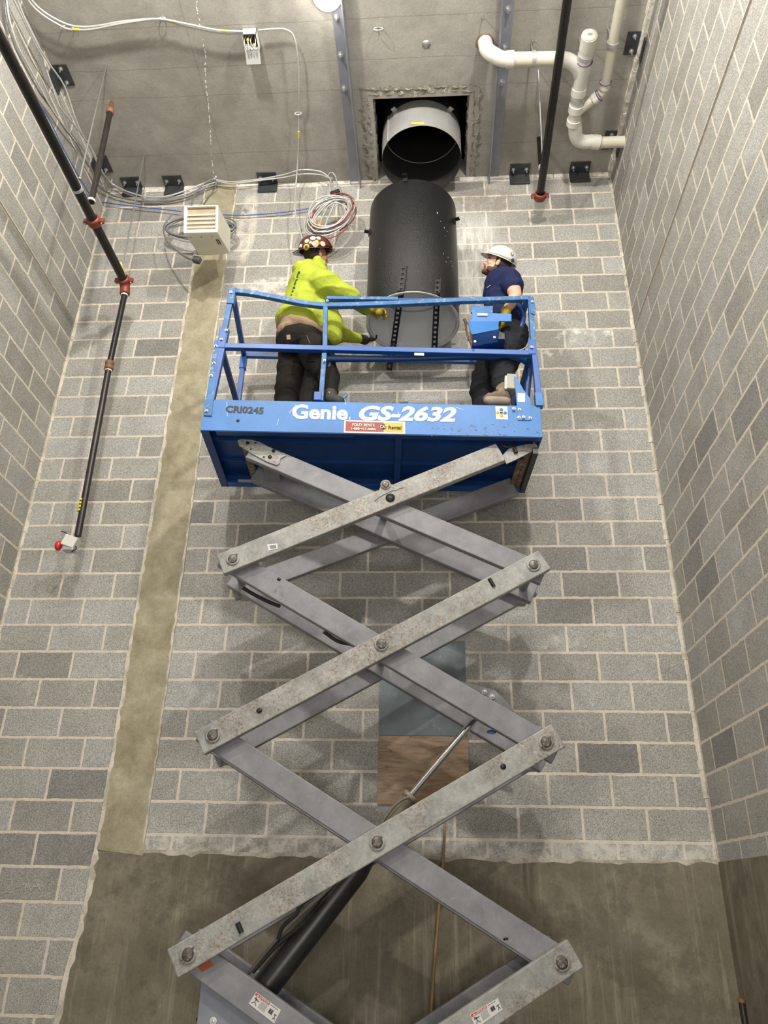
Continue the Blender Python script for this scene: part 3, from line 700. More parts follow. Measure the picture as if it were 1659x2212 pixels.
# front guard rail
rail([(456, 868), (489, 712)], .012, 'post', m_blue, .045); rail([(478, 752), (503, 628)], .012, 'post', m_bluerail)
rail([(703, 655), (702, 760)], .012, 'post', m_bluerail, .034); rail([(701, 765), (693, 868)], .012, 'post', m_bluerail, .034)
rail([(687, 850), (686, 868)], .010, 'post_socket', m_blue, .05)
rail([(1145, 645), (1153, 762)], .012, 'post', m_bluerail); rail([(1153, 758), (1164, 870)], .012, 'post', m_blue, .04); rail([(1162, 852), (1165, 880)], .008, 'post_socket', m_blueface, .052)
# swooping top rail
top = smoothpath([Tp(u, v, .012) for u, v in ((503, 630), (540, 634), (580, 641), (615, 648), (650, 655), (680, 659), (705, 661), (760, 660))], 4) + [Tp(850, 657, .012), Tp(1000, 650, .012), Tp(1146, 646, .012)]
mb = MB(); n = len(top); vs = []
for i, p in enumerate(top):
    t_ = (top[min(i + 1, n - 1)] - top[max(i - 1, 0)]).normalized(); nz = (EZ - t_ * EZ.dot(t_)).normalized()
    for a, b in ((-1, -1), (1, -1), (1, 1), (-1, 1)): vs.append(p + EY * (a * W / 2) + nz * (b * W / 2))
mb.add(vs, [(i * 4 + e, i * 4 + (e + 1) % 4, i * 4 + 4 + (e + 1) % 4, i * 4 + 4 + e) for i in range(n - 1) for e in range(4)] + [(3, 2, 1, 0), tuple(n * 4 - 4 + k for k in range(4))])
part(mb, 'top_rail', m_bluerail, bevel=.003)
rail([(472, 749), (1155, 765)], .012, 'mid_rail', m_blue, .04, .042)
part(MB().prism([Tp(u, v, -.010) for u, v in ((895, 762), (916, 762.5), (916, 768), (895, 767.5))], EY * .002), 'worn_label', m_galv)
# corner sleeve at upper left, latch plate at upper right
rail([(504, 625), (498, 660)], .012, 'corner_sleeve', m_bluerail, .052); rail([(484, 712), (478, 756)], .012, 'post_socket', m_blue, .054)
lplate([(1143, 640), (1153, 642), (1158, 668), (1156, 680), (1147, 676)], -.014, .006, 'latch_plate', m_bluerail)
lplate([(1141, 733), (1157, 733), (1158, 764), (1142, 764)], -.012, .006, 'gusset_plate', m_blue)
for u, v in ((499, 632), (489, 714), (478, 733), (701, 779), (1149, 750), (1110, 883), (1131, 901), (1150, 652), (707, 650)): bolt(Tp(u, v, -.018), -EY, lift, .007, .006, .003).name = 'panel_bolt'
# rear guard rail and ends
zt_l = Tp(503, 630, .012).z; zt_r = Tp(1145, 647, .012).z; zm = Tp(480, 752, .012).z
s_l = .085; s_r = SL - .03; TR = ST - .02
def lbar(a, b, name, m_=m_blue, w=W, side=EY, label=None): return part(MB().bar(Lw(*a), Lw(*b), w, w, side), name, m_, bevel=.003, label=label)
lbar((s_l, .02, zt_l), (s_l - .03, TR, zt_l), 'end_rail', m_blue, side=EX); lbar((s_r, .02, zt_r), (s_r, TR, zt_r), 'end_rail', m_blue, side=EX)
lbar((s_l - .03, TR, zt_l), (s_r, TR, zt_r), 'top_rail', m_blue)
lbar((.06, .02, zm), (.06, TR, zm), 'end_rail', m_blueshade, side=EX); lbar((s_r, .02, zm), (s_r, TR, zm), 'end_rail', m_blueshade, side=EX)
lbar((.06, TR, zm), (s_r, TR, zm), 'mid_rail', m_blueshade)
for s_ in (.055, .72, s_r): lbar((s_, TR, ZT1), (s_, TR, zt_l), 'post', m_blue)
part(MB().bar(Lw(.055, TR, zt_l - .02), Lw(.055, TR, zt_l - .14), .05, .05, EY), 'post_socket', m_blue, bevel=.003)
# extension deck rails nested inside the front rail
def tuber(pts, t, name, m_, r=.021):
    return part(MB().tube(smoothpath([Tp(u, v, t_ if t_ is not None else t) for u, v, t_ in pts], 6), r, 12), name, m_)
tuber([(703, 647, .07), (760, 648, .07), (860, 649, .07), (1000, 648, .07), (1080, 650, .07)] + [(1108, 654, .08), (1124, 664, .1), (1131, 680, .13), (1128, 700, .16), (1119, 725, .18), (1119, 770, .18)], .07, 'extension_rail', m_blueshade, .019)
part(MB().bar(Tp(706, 645, .055), Tp(860, 647, .055), .03, .03, EY), 'extension_rail', m_bluerail, bevel=.003)
tuber([(703, 775, .07), (860, 775, .07), (1000, 771, .07), (1090, 772, .07), (1125, 776, .09), (1141, 786, .12), (1144, 800, .15), (1140, 830, .17), (1137, 868, .17)], .07, 'extension_rail', m_blueshade, .024)
tuber([(1124, 700, .2), (1120, 730, .2), (1116, 765, .2)], .2, 'hanging_hose', m_black, .022)
part(MB().bar(Tp(711, 770, .09), Tp(708, 795, .09), .035, .035, EY), 'extension_post', m_blueshade, bevel=.003)
# foot caster and curved lever near the mid post
lev = MB().tube(smoothpath([Tp(u, v, .06) for u, v in ((718, 865), (728, 865), (738, 862), (746, 855), (750, 850))], 4), .011, 8, r2=.004)
part(lev, 'lever', m_bluerail); part(MB().lathe(Tp(727, 861, .03), -EY, [(.001, 0), (.014, 0), (.014, .008), (.001, .01)], 14), 'lever_pivot', m_bolt)
part(MB().cyl(Tp(713, 868, .05), Tp(713, 850, .05), .014, 12).ring(Tp(713, 852, .05), EZ, .024, .012, .01, 20), 'hinge_post', m_bolt)
for u, v in ((738, 866), (877, 872), (868, 873), (998, 873)):
    part(MB().box(Tp(u, v, .04), .03, .02, .025, EX, EY), 'deck_hinge', m_blk, bevel=.002)
# triangular brace + grey junction box at right
tri = lplate([(1111, 812), (1116, 815), (1131, 842), (1146, 862), (1148, 908), (1119, 907)], -.010, .006, 'control_bracket', m_blueface)
part(MB().prism([Tp(u, v, -.0115) for u, v in ((1118, 849), (1134, 850), (1134, 869), (1118, 868))], EY * .001), 'warning_sticker', m_dwhite, tri)
for u, v in ((1122, 885), (1145, 903), (1121, 902)): bolt(Tp(u, v, -.010), -EY, lift, .007, .006, .003).name = 'panel_bolt'
part(MB().bar(Tp(1104, 815, .05), Tp(1104, 847, .05), .09, .072, EY), 'junction_box', mat('grey_box', (.28, .275, .24), .5, var=.06, bstr=0), bevel=.006, label='light grey electrical box')
part(MB().bar(Tp(1092, 817, .04), Tp(1091, 846, .04), .07, .018, EY), 'box_lid', mat('grey_box2', (.42, .41, .37), .5, bstr=0), bevel=.004)
# operator control box hanging on the rail
cb = thing('control_box', Tp(1060, 700, .06), 'blue sheet metal operator control box hung on the rail beside the right worker', 'control box')
m_cb = m_blueface
def cpl(px, t0, t1, name, m_, **k):
    a = [Tp(u, v, t0) for u, v in px]; return part(MB().prism(a, EY * (t1 - t0)), name, m_, cb, **k)
cpl([(1018, 660), (1065, 661), (1064, 676), (1017, 675)], .03, .045, 'hanger_plate', m_bluerail, bevel=.002)
cpl([(1020, 674), (1064, 676), (1105, 678), (1105, 694), (1078, 694), (1077, 700), (1011, 698), (1020, 688)], .02, .03, 'back_plate', m_cb, bevel=.002)
fpanel = [Tp(1011, 694, .02), Tp(1077, 694, .02), Tp(1077, 711, -.06), Tp(1022, 722, -.075), Tp(1018, 720, -.07)]
part(MB().prism(fpanel, EY * .008), 'front_panel', m_cb, cb, bevel=.001)
low = [Tp(1022, 722, -.07), Tp(1076, 712, -.055), Tp(1088, 722, -.03), Tp(1090, 736, .01), Tp(1020, 748, .03)]
part(MB().prism([Tp(1021, 723, -.068), Tp(1076, 712, -.058), Tp(1090, 722, -.03), Tp(1092, 736, .0), Tp(1021, 748, -.01)], EY * .10), 'tray', m_blueshade, cb, bevel=.002)
part(MB().prism([Tp(1020, 748, -.01), Tp(1014, 735, -.0), Tp(1008, 700, .03), Tp(1013, 698, .02), Tp(1022, 722, -.06)], EY * .02), 'side_flap', m_rust, cb)
for u, v in ((1026, 738), (1068, 729)): bolt(Tp(u, v, -.064), -EY, cb, .006, .004, .002).name = 'screw'
part(MB().prism([Tp(1031, 676, .012), Tp(1053, 676.5, .012), Tp(1053, 682, .012), Tp(1031, 681.5, .012)], EY * .004), 'sticker', m_dwhite, cb)
part(MB().prism([Tp(1079, 716, -.055), Tp(1090, 720, -.05), Tp(1090, 732, -.04), Tp(1076, 732, -.04)], EY * .03), 'switch_panel', m_dsteel, cb)
cabl = []
for k in range(60):
    a = k * .75; cabl.append(Tp(1104 + 0.04 * k * .2, 790 + k * .55, .10) + EX * (.018 * math.cos(a)) + EY * (.018 * math.sin(a)))
part(MB().tube(cabl, .0045, 6), 'coiled_cable', m_black, lift)
part(MB().tube(smoothpath([Tp(u, v, t) for u, v, t in ((1088, 732, 0), (1096, 745, .02), (1098, 765, .05), (1103, 785, .1))], 5), .005, 6), 'cable', m_black, cb)
part(MB().tube(smoothpath([Tp(u, v, .03) for u, v in ((1110, 757), (1125, 756), (1136, 750), (1142, 742))], 5), .005, 6), 'safety_cable', m_bolt)
part(MB().tube(smoothpath([Tp(u, v, .2) for u, v in ((1003, 690), (1007, 700), (1009, 715), (1014, 735))], 5), .012, 8), 'hose', m_rust, cb)

# ---- scissor stack, local frame
sA, sB, sC = .265 * MS, 1.931 * MS, 1.098 * MS
def zz(k): return (1.672 - .9555 * k) * MS + H
T1, T2, T3, T4 = .065, .115, .12, .168       # front outer arm, front inner arm
R1, R2, R3, R4 = .525, .572, .46, .52      # rear inner / outer
HW = .142
EXT = .085
def arm(s0, z0, s1, z1, t0, t1, m_, e0=EXT, e1=EXT, label=None, name='scissor_arm', h=HW):
    a = Lw(s0, (t0 + t1) / 2, z0); b = Lw(s1, (t0 + t1) / 2, z1); d_ = (b - a).normalized()
    return part(MB().bar(a - d_ * e0, b + d_ * e1, t1 - t0, h, EY), name, m_, bevel=.006, label=label)
zc = [z for z in (2.121 * MS + H, 1.203 * MS + H, .239 * MS + H, -.72 * MS + H, -1.3 * MS + H)]
pz = [zz(0), zz(1), zz(2), zz(3)]
zt = ZT0 - .03                               # height of the upper arm ends
sTL, zTL = Ls(530, 962, T3); sTR, zTR = Ls(1150, 970, T1)
sE, zE = Ls(1082, 975, T1)
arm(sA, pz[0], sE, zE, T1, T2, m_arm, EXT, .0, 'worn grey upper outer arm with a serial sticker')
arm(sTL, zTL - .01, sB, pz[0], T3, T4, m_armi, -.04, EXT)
for k in range(3):
    lo = k + 1
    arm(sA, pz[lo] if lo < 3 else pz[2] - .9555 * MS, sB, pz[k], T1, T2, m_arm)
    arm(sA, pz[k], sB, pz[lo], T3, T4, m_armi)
pz4 = pz[2] - .9555 * MS
# rear pair
sRE = sE + .02
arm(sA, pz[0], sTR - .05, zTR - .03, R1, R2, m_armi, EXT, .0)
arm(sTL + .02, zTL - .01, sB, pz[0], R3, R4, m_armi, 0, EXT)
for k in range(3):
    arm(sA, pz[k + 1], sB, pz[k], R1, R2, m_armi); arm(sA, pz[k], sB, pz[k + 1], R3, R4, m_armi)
# end plates on the upper arms
def plate(px, t, th, name, m_, bevel=.001): return part(MB().prism([Tp(u, v, t) for u, v in px], EY * th), name, m_, bevel=bevel)
plate([(513, 951), (522, 948), (545, 950), (562, 955), (612, 982), (618, 984), (606, 990), (604, 1000), (598, 1005), (578, 998), (548, 982), (516, 962)], T3 - .009, .008, 'end_plate', m_arm)
for u, v, r_ in ((535, 957, 4), (552, 957, 2.2), (542, 970, 1.6), (585, 965, 1.6), (591, 974, 4), (583, 987, 4.2), (570, 987, 1.8)):
    p = Tp(u, v, T3 - .011); part(MB().lathe(p, -EY, [(.001, 0), (r_ * .0036 * .9, 0), (r_ * .0036 * .9, .001), (.001, .0011)], 16), 'plate_hole', m_blk)
plate([(1084, 985), (1100, 968), (1135, 960), (1158, 958), (1161, 964), (1155, 972), (1120, 990), (1094, 1002)], T1 + .02, .010, 'end_plate', m_arm)
plate([(1080, 1040), (1112, 1022), (1135, 1010), (1140, 1030), (1132, 1038), (1105, 1052)], R1 - .006, .008, 'end_plate', m_arm) if False else None
p = Tp(1114, 975, T1 + .012); part(MB().tube([Tp(1111, 968, T1 + .012), Tp(1115, 978, T1 + .012)], .014, 12), 'plate_slot', m_blk)
part(MB().tube(smoothpath([Tp(u, v, T1 + .01) for u, v in ((1083, 957), (1088, 964), (1098, 966), (1107, 962), (1110, 957))], 4), .009, 8), 'wire_loop', m_blk)
# tie tubes between front and rear
def tie(s, z, t0, t1, r, name, m_): return part(MB().cyl(Lw(s, t0, z), Lw(s, t1, z), r, 16), name, m_)
tie(sTL, zTL, T3, R4, .026, 'cross_tube', m_rust)
part(MB().bar(Lw(sTL + .16, T4, zTL - .085), Lw(sTL + .16, R3, zTL - .085), .10, .012, EX), 'cross_plate', m_armi)
tie(sTR - .02, zTR, T2, R2, .024, 'cross_tube', m_rust)
part(MB().bar(Lw(sTR + .02, T1, zTR - .01), Lw(sTR + .02, R2 + .04, zTR - .02), .035, .05, EX), 'slide_channel', m_dsteel)
part(MB().bar(Lw(sTR - .06, .2, zTR - .01), Lw(sTR - .06, R2, zTR - .02), .035, .012, EX), 'cross_plate', m_rust)
for k in range(3):
    for s_ in (sA, sB):
        tie(s_, pz[k], T1 - .004, R2 + .005, .028, 'cross_tube', m_armi)
for k in range(3): tie(sC, zc[k], T1, R2, .026, 'cross_tube', m_armi)
# pins with snap rings
def pin(s, z, t, r=.030):
    c = Lw(s, t, z); part(MB().ring(c - EY * .003, EY, r * 1.42, r * .9, .007, 28), 'pin_ring', m_arm)
    part(MB().lathe(c, -EY, [(.001, .014), (r * .75, .014), (r * .95, .011), (r, .006), (r, -.01)][::-1], 24), 'pivot_pin', m_pin)
    d_ = (EX * math.cos(.9) + EZ * math.sin(.9)); part(MB().bar(c + d_ * (r * 1.35) - EY * .008, c - d_ * (r * 1.35) - EY * .008, .006, .012, EY), 'pin_clip', m_pin)
for k in range(3):
    pin(sA, pz[k], T1)
    pin(sB, pz[k], T1)
    if k: pin(sC, zc[k], T1)
s_, z_ = Ls(833, 1048, T1); pin(s_, z_, T1 - .004, .024)
plate([(808, 1083), (812, 1075), (822, 1050), (828, 1040), (838, 1040), (845, 1046), (868, 1050), (871, 1053), (862, 1055), (856, 1059), (846, 1060), (822, 1072), (815, 1077)], T1 - .005, .005, 'lock_plate', m_arm)
def hole(u, v, t, r): part(MB().lathe(Tp(u, v, t - .0015), -EY, [(.001, 0), (r, 0), (r, .0008), (.001, .001)], 24), 'arm_hole', m_blk)
hole(843, 1075, T1 - .004, .030); hole(819.5, 1138, T3 + .3, .030) if False else None
hole(560, 1535, T1, .016); hole(1087, 1656, T1, .016)
def slot(u0, v0, u1, v1, r=.012): part(MB().tube([Tp(u0, v0, T1 - .002), Tp(u1, v1, T1 - .002)], r, 10), 'hose_clip', m_blk)
slot(1057, 1250, 1067, 1267, .012); slot(513, 1993, 522, 2015, .013); slot(1092, 2026, 1093, 2031, .012); slot(600, 1250, 605, 1253, .01)
# serial sticker on the upper arm
part(MB().prism([Tp(u, v, T1 - .002) for u, v in ((577, 1176), (599, 1174), (600, 1185), (580, 1189))], EY * .001), 'serial_sticker', m_dwhite)
part(MB().prism([Tp(u, v, T1 - .003) for u, v in ((582, 1178.5), (596, 1176.5), (597, 1183.5), (583.5, 1186))], EY * .0008), 'sticker_field', m_armi)
# danger stickers
def danger(p0, p1, p2, p3, t):
    def q(a, b):                              # bilinear on the sticker
        u = (p0[0] * (1 - a) + p1[0] * a) * (1 - b) + (p3[0] * (1 - a) + p2[0] * a) * b; v = (p0[1] * (1 - a) + p1[1] * a) * (1 - b) + (p3[1] * (1 - a) + p2[1] * a) * b
        return Tp(u, v, t - .002)
    base = part(MB().prism([q(0, 0), q(1, 0), q(1, 1), q(0, 1)], EY * .0015), 'danger_sticker', m_dwhite, label='white danger sticker with a red header')
    def fld(a0, b0, a1, b1, m_): part(MB().prism([x - EY * .001 for x in (q(a0, b0), q(a1, b0), q(a1, b1), q(a0, b1))], EY * .0008), 'sticker_field', m_, base)
    fld(.02, .03, .58, .22, mat('danger_red', (.55, .03, .02), .5, bstr=0)); fld(.62, .10, .90, .13, m_dblk)
    x = (q(1, 0) - q(0, 0)).normalized(); z = (q(0, 0) - q(0, 1)).normalized(); wd = (q(1, 0) - q(0, 0)).length
    text_obj('sticker_text', 'DANGER', m_dwhite, base, q(.20, .19) - EY * .001, x, z, wd * .11, .015, 0, wd * .36)
    tri_ = [q(.08, .19), q(.17, .19), q(.125, .07)]; part(MB().prism([x_ - EY * .002 for x_ in tri_], EY * .0006), 'sticker_triangle', m_dwhite, base)
    for i in range(9): fld(.30, .32 + i * .06, .56, .335 + i * .06, m_armi)
    for grp in ([((0.06, 0.42), (0.18, 0.38)), ((0.12, 0.36), (0.14, 0.62)), ((0.14, 0.6), (0.06, 0.82)), ((0.14, 0.6), (0.23, 0.8)), ((0.13, 0.45), (0.25, 0.42))], [((0.6599999999999999, 0.35), (0.8, 0.35)), ((0.66, 0.4), (0.8, 0.48)), ((0.8, 0.4), (0.66, 0.48)), ((0.66, 0.5), (0.8, 0.58)), ((0.8, 0.5), (0.66, 0.58)), ((0.66, 0.62), (0.8, 0.62))], [((0.9, 0.45), (0.92, 0.66)), ((0.92, 0.66), (0.88, 0.82)), ((0.92, 0.66), (0.96, 0.82)), ((0.86, 0.5), (0.96, 0.47))]):
        for a, b in grp: part(MB().bar(q(*a) - EY * .0015, q(*b) - EY * .0015, .0008, wd * .018, EY), 'pictogram', m_dblk, base)
    part(MB().ball(q(.105, .34) - EY * .0015, wd * .022, .001, wd * .022, n=10, m=6), 'pictogram_head', m_dblk, base)

danger((553, 2143), (607, 2182), (592, 2211), (537, 2168), T3)
danger((1015, 2192), (1075, 2156), (1086, 2181), (1028, 2222), T1)
# hydraulic cylinder
TC = .31
a = Tp(1030, 1548, TC); b_ = Tp(885, 1722, TC)
part(MB().cyl(a, b_, .020, 20), 'cylinder_rod', m_chrome)
b2 = Tp(872, 1738, TC); c2 = Tp(820, 1805, TC); part(MB().cyl(Tp(888, 1718, TC), c2, .040, 22).ring(Tp(885, 1722, TC), (a - b_), .047, .02, .03, 24), 'cylinder_barrel', m_tan)
part(MB().tube([c2, Tp(770, 1878, TC), Tp(563, 2145, TC)], [.04, .072, .072], 26), 'cylinder_barrel', m_oil)
part(MB().bar(Tp(860, 1752, TC), Tp(880, 1720, TC), .05, .05, EY), 'cylinder_gland', m_rust, bevel=.004)
part(MB().tube(smoothpath([Tp(u, v, TC - .06) for u, v in ((884, 1722), (868, 1728), (848, 1745), (830, 1770), (812, 1800), (780, 1850), (700, 1930), (640, 1985), (580, 2050), (535, 2105))], 5), .009, 8), 'hydraulic_hose', mat('hose_tan', (.12, .11, .08), .6, bstr=0))
part(MB().tube(smoothpath([Tp(u, v, TC - .05) for u, v in ((800, 1840), (730, 1915), (660, 1990), (600, 2040), (545, 2100))], 5), .012, 8), 'hydraulic_hose', m_black)
part(MB().tube(smoothpath([Tp(u, v, TC - .1) for u, v in ((700, 1920), (650, 1955), (640, 1975), (612, 2000), (600, 2030))], 5), .010, 8), 'hydraulic_hose', m_black)
# cylinder anchor plate showing behind the third inner arm
plate([(925, 1450), (985, 1468), (1068, 1490), (1100, 1520), (1125, 1560), (1040, 1530)], R4 + .03, .012, 'anchor_plate', m_armi)
for u, v in ((1047, 1495), (1063, 1505)): bolt(Tp(u, v, R4 + .028), -EY, lift, .012, .012, .01).name = 'panel_bolt'
plate([(700, 1140), (830, 1095), (905, 1100), (850, 1190), (835, 1185)], R3 - .02, .01, 'centre_plate', m_armi) if False else None
# electric hoses tucked between the arms
for pts in (((525, 1270), (550, 1285), (580, 1300), (605, 1310)), ((590, 1500), (640, 1480), (690, 1462), (730, 1440)), ((700, 1365), (730, 1385), (760, 1392))):
    part(MB().tube(smoothpath([Tp(u, v, .25) for u, v in pts], 5), .012, 8), 'hose', m_black)
part(MB().ball(Tp(1062, 1581, .24), .03, .004, .012, n=10, m=6), 'paint_mark', m_blue)
# lower frame plates and chassis
q = [Tp(u, v, T4 + .004) for u, v in ((438, 2093), (470, 2085), (640, 2212))]
part(MB().prism([q[0], q[1], q[2], q[2] - EZ * .5, V((q[0].x, q[0].y, q[2].z - .5))], EY * .012), 'frame_plate', mat('frame_grey', (.21, .225, .27), .5, 0, var=.1, bstr=.05), bevel=.001)
bolt(Tp(461, 2205, T4), -EY, lift, .012, .01, .004).name = 'panel_bolt'
part(MB().prism([Tp(u, v, T2 + .002) for u, v in ((425, 2085), (450, 2072), (462, 2085), (436, 2100))], EY * .01), 'arm_spacer', mat('orange_rust', (.35, .09, .02), .7, bstr=.2))
part(MB().tube([Tp(428, 2208, .2), Tp(440, 2195, .2)], .02, 8), 'hose', m_black)
zb = pz4
part(lbox(.05, SL - .05, .02, ST - .02, .16, .34), 'chassis', m_blue, bevel=.01)
part(lbox(sA - .12, sA + .1, .06, .6, .34, pz4 + .05), 'chassis_tower', m_armi)
part(lbox(sB - .1, sB + .12, .06, .6, .34, pz4 + .05), 'chassis_tower', m_armi)
for s_ in (.35, SL - .35):
    for t_ in (.07, ST - .07): part(MB().lathe(Lw(s_, t_ - .05, .17), EY, [(.001, 0), (.09, 0), (.16, .01), (.17, .03), (.17, .08), (.16, .10), (.09, .10), (.001, .10)], 28), 'wheel', m_black)
# rubbed ends: lugs under the arm ends
for k in range(3):
    for s_, sg in ((sA, 1), (sB, -1)):
        part(MB().bar(Lw(s_, R1 + .0, pz[k] - .05), Lw(s_, R2 + .02, pz[k] - .05), .06, .07, EX), 'arm_lug', m_arm)
# ================================================================ sprinkler pipes, rods
m_pipe = mat('black_pipe', (.018, .016, .015), .32, .35, var=.4, vscale=9, bscale=60, bstr=.12, dirt=(.09, .075, .06), dirt_amt=.5, dirt_scale=14)
m_pipeb = mat('brown_pipe', (.032, .027, .024), .38, .35, var=.3, vscale=9, bscale=60, bstr=.12, dirt=(.10, .09, .08), dirt_amt=.55, dirt_scale=14)
m_red = mat('red_coupling', (.21, .04, .024), .45, .1, var=.2, vscale=30, bstr=.25)
m_redl = mat('red_cap', (.55, .02, .025), .3, 0, var=.05, bstr=0)
m_brown = mat('rust_coupling', (.20, .10, .055), .6, .2, var=.25, vscale=40, bstr=.3)
m_rod = mat('threaded_rod', (.50, .51, .52), .35, .85, var=.15, vscale=160, bscale=220, bstr=.5)
m_pvc = mat('white_pvc', (.62, .61, .56), .35, 0, var=.05, vscale=5, bstr=.02, dirt=(.60, .56, .46), dirt_amt=.5, dirt_scale=5)
m_pvcy = mat('yellowed_pvc', (.56, .53, .43), .35, 0, var=.06, vscale=5, bstr=.02)
m_purple = mat('purple_primer', (.10, .03, .16), .5, bstr=0)
XP = -2.60
pe = Xp(268, 606, XP); ps = V((XP, 1.6, pe.z)); ps.z = Xp(0, 92, XP).z
mp = thing('sprinkler_pipe', (XP, 4.0, pe.z), 'long black sprinkler pipe from the left back corner with a drop down the wall', 'sprinkler pipe')
MB().cyl(ps, pe, .036, 22).build('main_pipe', m_pipe, mp)
def coupling(p, ax, parent, r=.052, name='coupling', m_=None):
    ax = V(ax).normalized(); mb = MB(); mb.lathe(p, ax, [(r * .75, -.035), (r, -.03), (r * 1.05, -.012), (r * .92, 0), (r * 1.05, .012), (r, .03), (r * .75, .035)], 22)
    o = mb.build(name, m_ or m_red, parent); s_ = ax.cross(EZ)
    s_ = s_.normalized() if s_.length > .1 else V((1, 0, 0))
    for k in (-1, 1):
        MB().box(p + s_ * (k * (r + .012)), .034, .03, .04, s_, ax, ax.cross(s_)).build('lug', m_ or m_red, o, bevel=.004)
        MB().cyl(p + s_ * (k * (r + .012)) - ax.cross(s_) * .032, p + s_ * (k * (r + .012)) + ax.cross(s_) * .032, .008, 8).build('lug_bolt', m_bolt, o)
pc = Xp(203, 478, XP); coupling(pc, (0, 1, 0), mp)
coupling(pe + V((0, 0, -.0)), (0, 1, .0), mp, .05)
el = MB().tube(arc_pts(pe + V((0, -.02, 0)), pe + V((0, .05, -.01)), pe + V((.003, .055, -.10)), 8), .042, 18); el.build('elbow', m_red, mp)
yd = pe.y + .055; d0 = Yp(271, 628, yd); d1 = Yp(236, 790, yd + .03); d2 = Yp(168, 1158, yd + .08)
MB().cyl(pe + V((.003, .055, -.08)), d1, .0245, 18).build('drop_pipe', m_pipe, mp)
MB().cyl(d1, d2, .0255, 18).build('drop_pipe', m_pipeb, mp)
ax = (d2 - d1).normalized()
MB().lathe(d1, ax, [(.024, -.04), (.036, -.038), (.036, -.012), (.03, -.006), (.03, .006), (.036, .012), (.036, .038), (.024, .04)], 20).build('coupling', m_brown, mp)
MB().ring(d1 + ax * .05, ax, .029, .024, .012).build('paint_ring', m_mortw, mp)
MB().ring(pe + V((.003, .055, -.115)), EZ, .030, .024, .015).build('paint_ring', m_mortw, mp)
yt = Yp(177, 1092, yd + .075); MB().cyl(yt - ax * .05, yt + ax * .05, .028, 16).build('yellow_tag', mat('tag_yellow', (.80, .72, .04), .5, bstr=0), mp)
for k in (-.028, 0.0, .03): MB().box(yt + ax * k + V((0, -.0275, 0)), .02, .002, .012).build('tag_print', m_dblk, mp)
yt2 = Xp(259, 582, XP); MB().cyl(yt2 + V((0, -.05, 0)), yt2 + V((0, .05, 0)), .039, 16).build('yellow_tag', mat('tag_yellow2', (.62, .58, .22), .5, bstr=0), mp)
ph = Xp(167, 408, XP); MB().cyl(ph + V((0, -.012, 0)), ph + V((0, .012, 0)), .041, 20).build('pipe_ring', m_galv, mp)
ph2 = Xp(262, 590, XP); MB().cyl(ph2 + V((0, -.010, 0)), ph2 + V((0, .010, 0)), .041, 20).build('pipe_ring', m_galv, mp)
# head
hd = Yp(152, 1172, yd + .08)
MB().box(hd + V((0, .01, .0)), .10, .09, .085, V((.94, .1, -.32)).normalized(), V((-.1, 1, 0)).normalized(), V((.32, 0, .95)).normalized()).build('head_cover', m_dwhite, mp, bevel=.006)
MB().box(hd + V((0, .012, -.045)), .085, .075, .05).build('head_body', m_galv, mp, bevel=.01)
MB().ball(hd + V((-.085, 0, -.025)), .026, .03, .04).build('red_cap', m_redl, mp)
MB().tube(smoothpath([hd + V((-.02, 0, .04)), hd + V((-.05, 0, .08)), hd + V((-.09, 0, .09))], 4), .004, 6).build('wire', m_blk, mp)
MB().tube(smoothpath([hd + V((.03, 0, -.02)), hd + V((.06, -.01, -.05)), hd + V((.03, -.01, -.08))], 4), .004, 6).build('wire', m_blk, mp)
# riser off the main pipe
rb = Xp(195, 446, XP); rt0 = Yp(238, 240, rb.y + .02)
rs = thing('riser_pipe', rb, 'dark riser pipe with a copper coloured fitting beside the left cable bundle', 'sprinkler pipe')
MB().cyl(rb + V((0, 0, .045)), rt0, .0235, 16).build('pipe', m_pipeb, rs); rax = (rt0 - rb).normalized()
MB().lathe(rt0, rax, [(.024, -.03), (.033, -.028), (.033, .02), (.027, .03), (.02, .032), (.02, .07), (.001, .07)], 18).build('fitting', m_brown, rs)
MB().cyl(rt0 + rax * .06, rt0 + rax * .11, .017, 12).build('brass_tip', mat('brass', (.55, .32, .10), .3, .9, bstr=0), rs)
MB().ring(rb + rax * .06, rax, .03, .022, .02).build('paint_ring', m_mortw, rs)
def rod(a, b, label, r=.0065):
    root = thing('hanger_rod', a, label, 'threaded rod', None); MB().cyl(a, b, r, 8).build('rod', m_rod, root)
    MB().lathe(b, (b - a), [(.001, -.02), (.013, -.02), (.013, .0), (.001, .0)], 6).build('nut', m_bolt, root)
a = Zp(230, 140, ZC); rod(a, Xp(170, 396, XP) + V((0, 0, .042)), 'threaded rod from the slab to the black pipe, nearer the viewer on the left')
a = Zp(312, 332, ZC); rod(a, Xp(262, 588, XP) + V((0, 0, .042)), 'threaded rod reaching down to the yellow tagged end of the black pipe')
# right hand pipe
XQ = 1.01; qe = Xp(1167, 418, XQ)
rp = thing('sprinkler_pipe', (XQ, 4.2, qe.z), 'black sprinkler pipe with red end cap in front of the white pipes', 'sprinkler pipe')
qs = Xp(1225, 0, XQ); MB().cyl(V((XQ, 2.0, qs.z + .06)), qe, .034, 22).build('main_pipe', m_pipe, rp)
coupling(qe + V((0, .02, -.01)), (0, 1, 0), rp, .05)
MB().ball(qe + V((0, .04, -.01)), .048, .03, .045).build('end_cap', m_red, rp)
qr = Xp(1173, 362, XQ); MB().cyl(qr + V((0, -.012, 0)), qr + V((0, .012, 0)), .040, 20).build('pipe_ring', m_galv, rp)
q0 = Xp(1170, 395, XQ); q1 = Yp(1158, 215, q0.y + .02)
rs = thing('riser_pipe', q0, 'thin dark riser pipe with orange fitting behind the red capped pipe', 'sprinkler pipe')
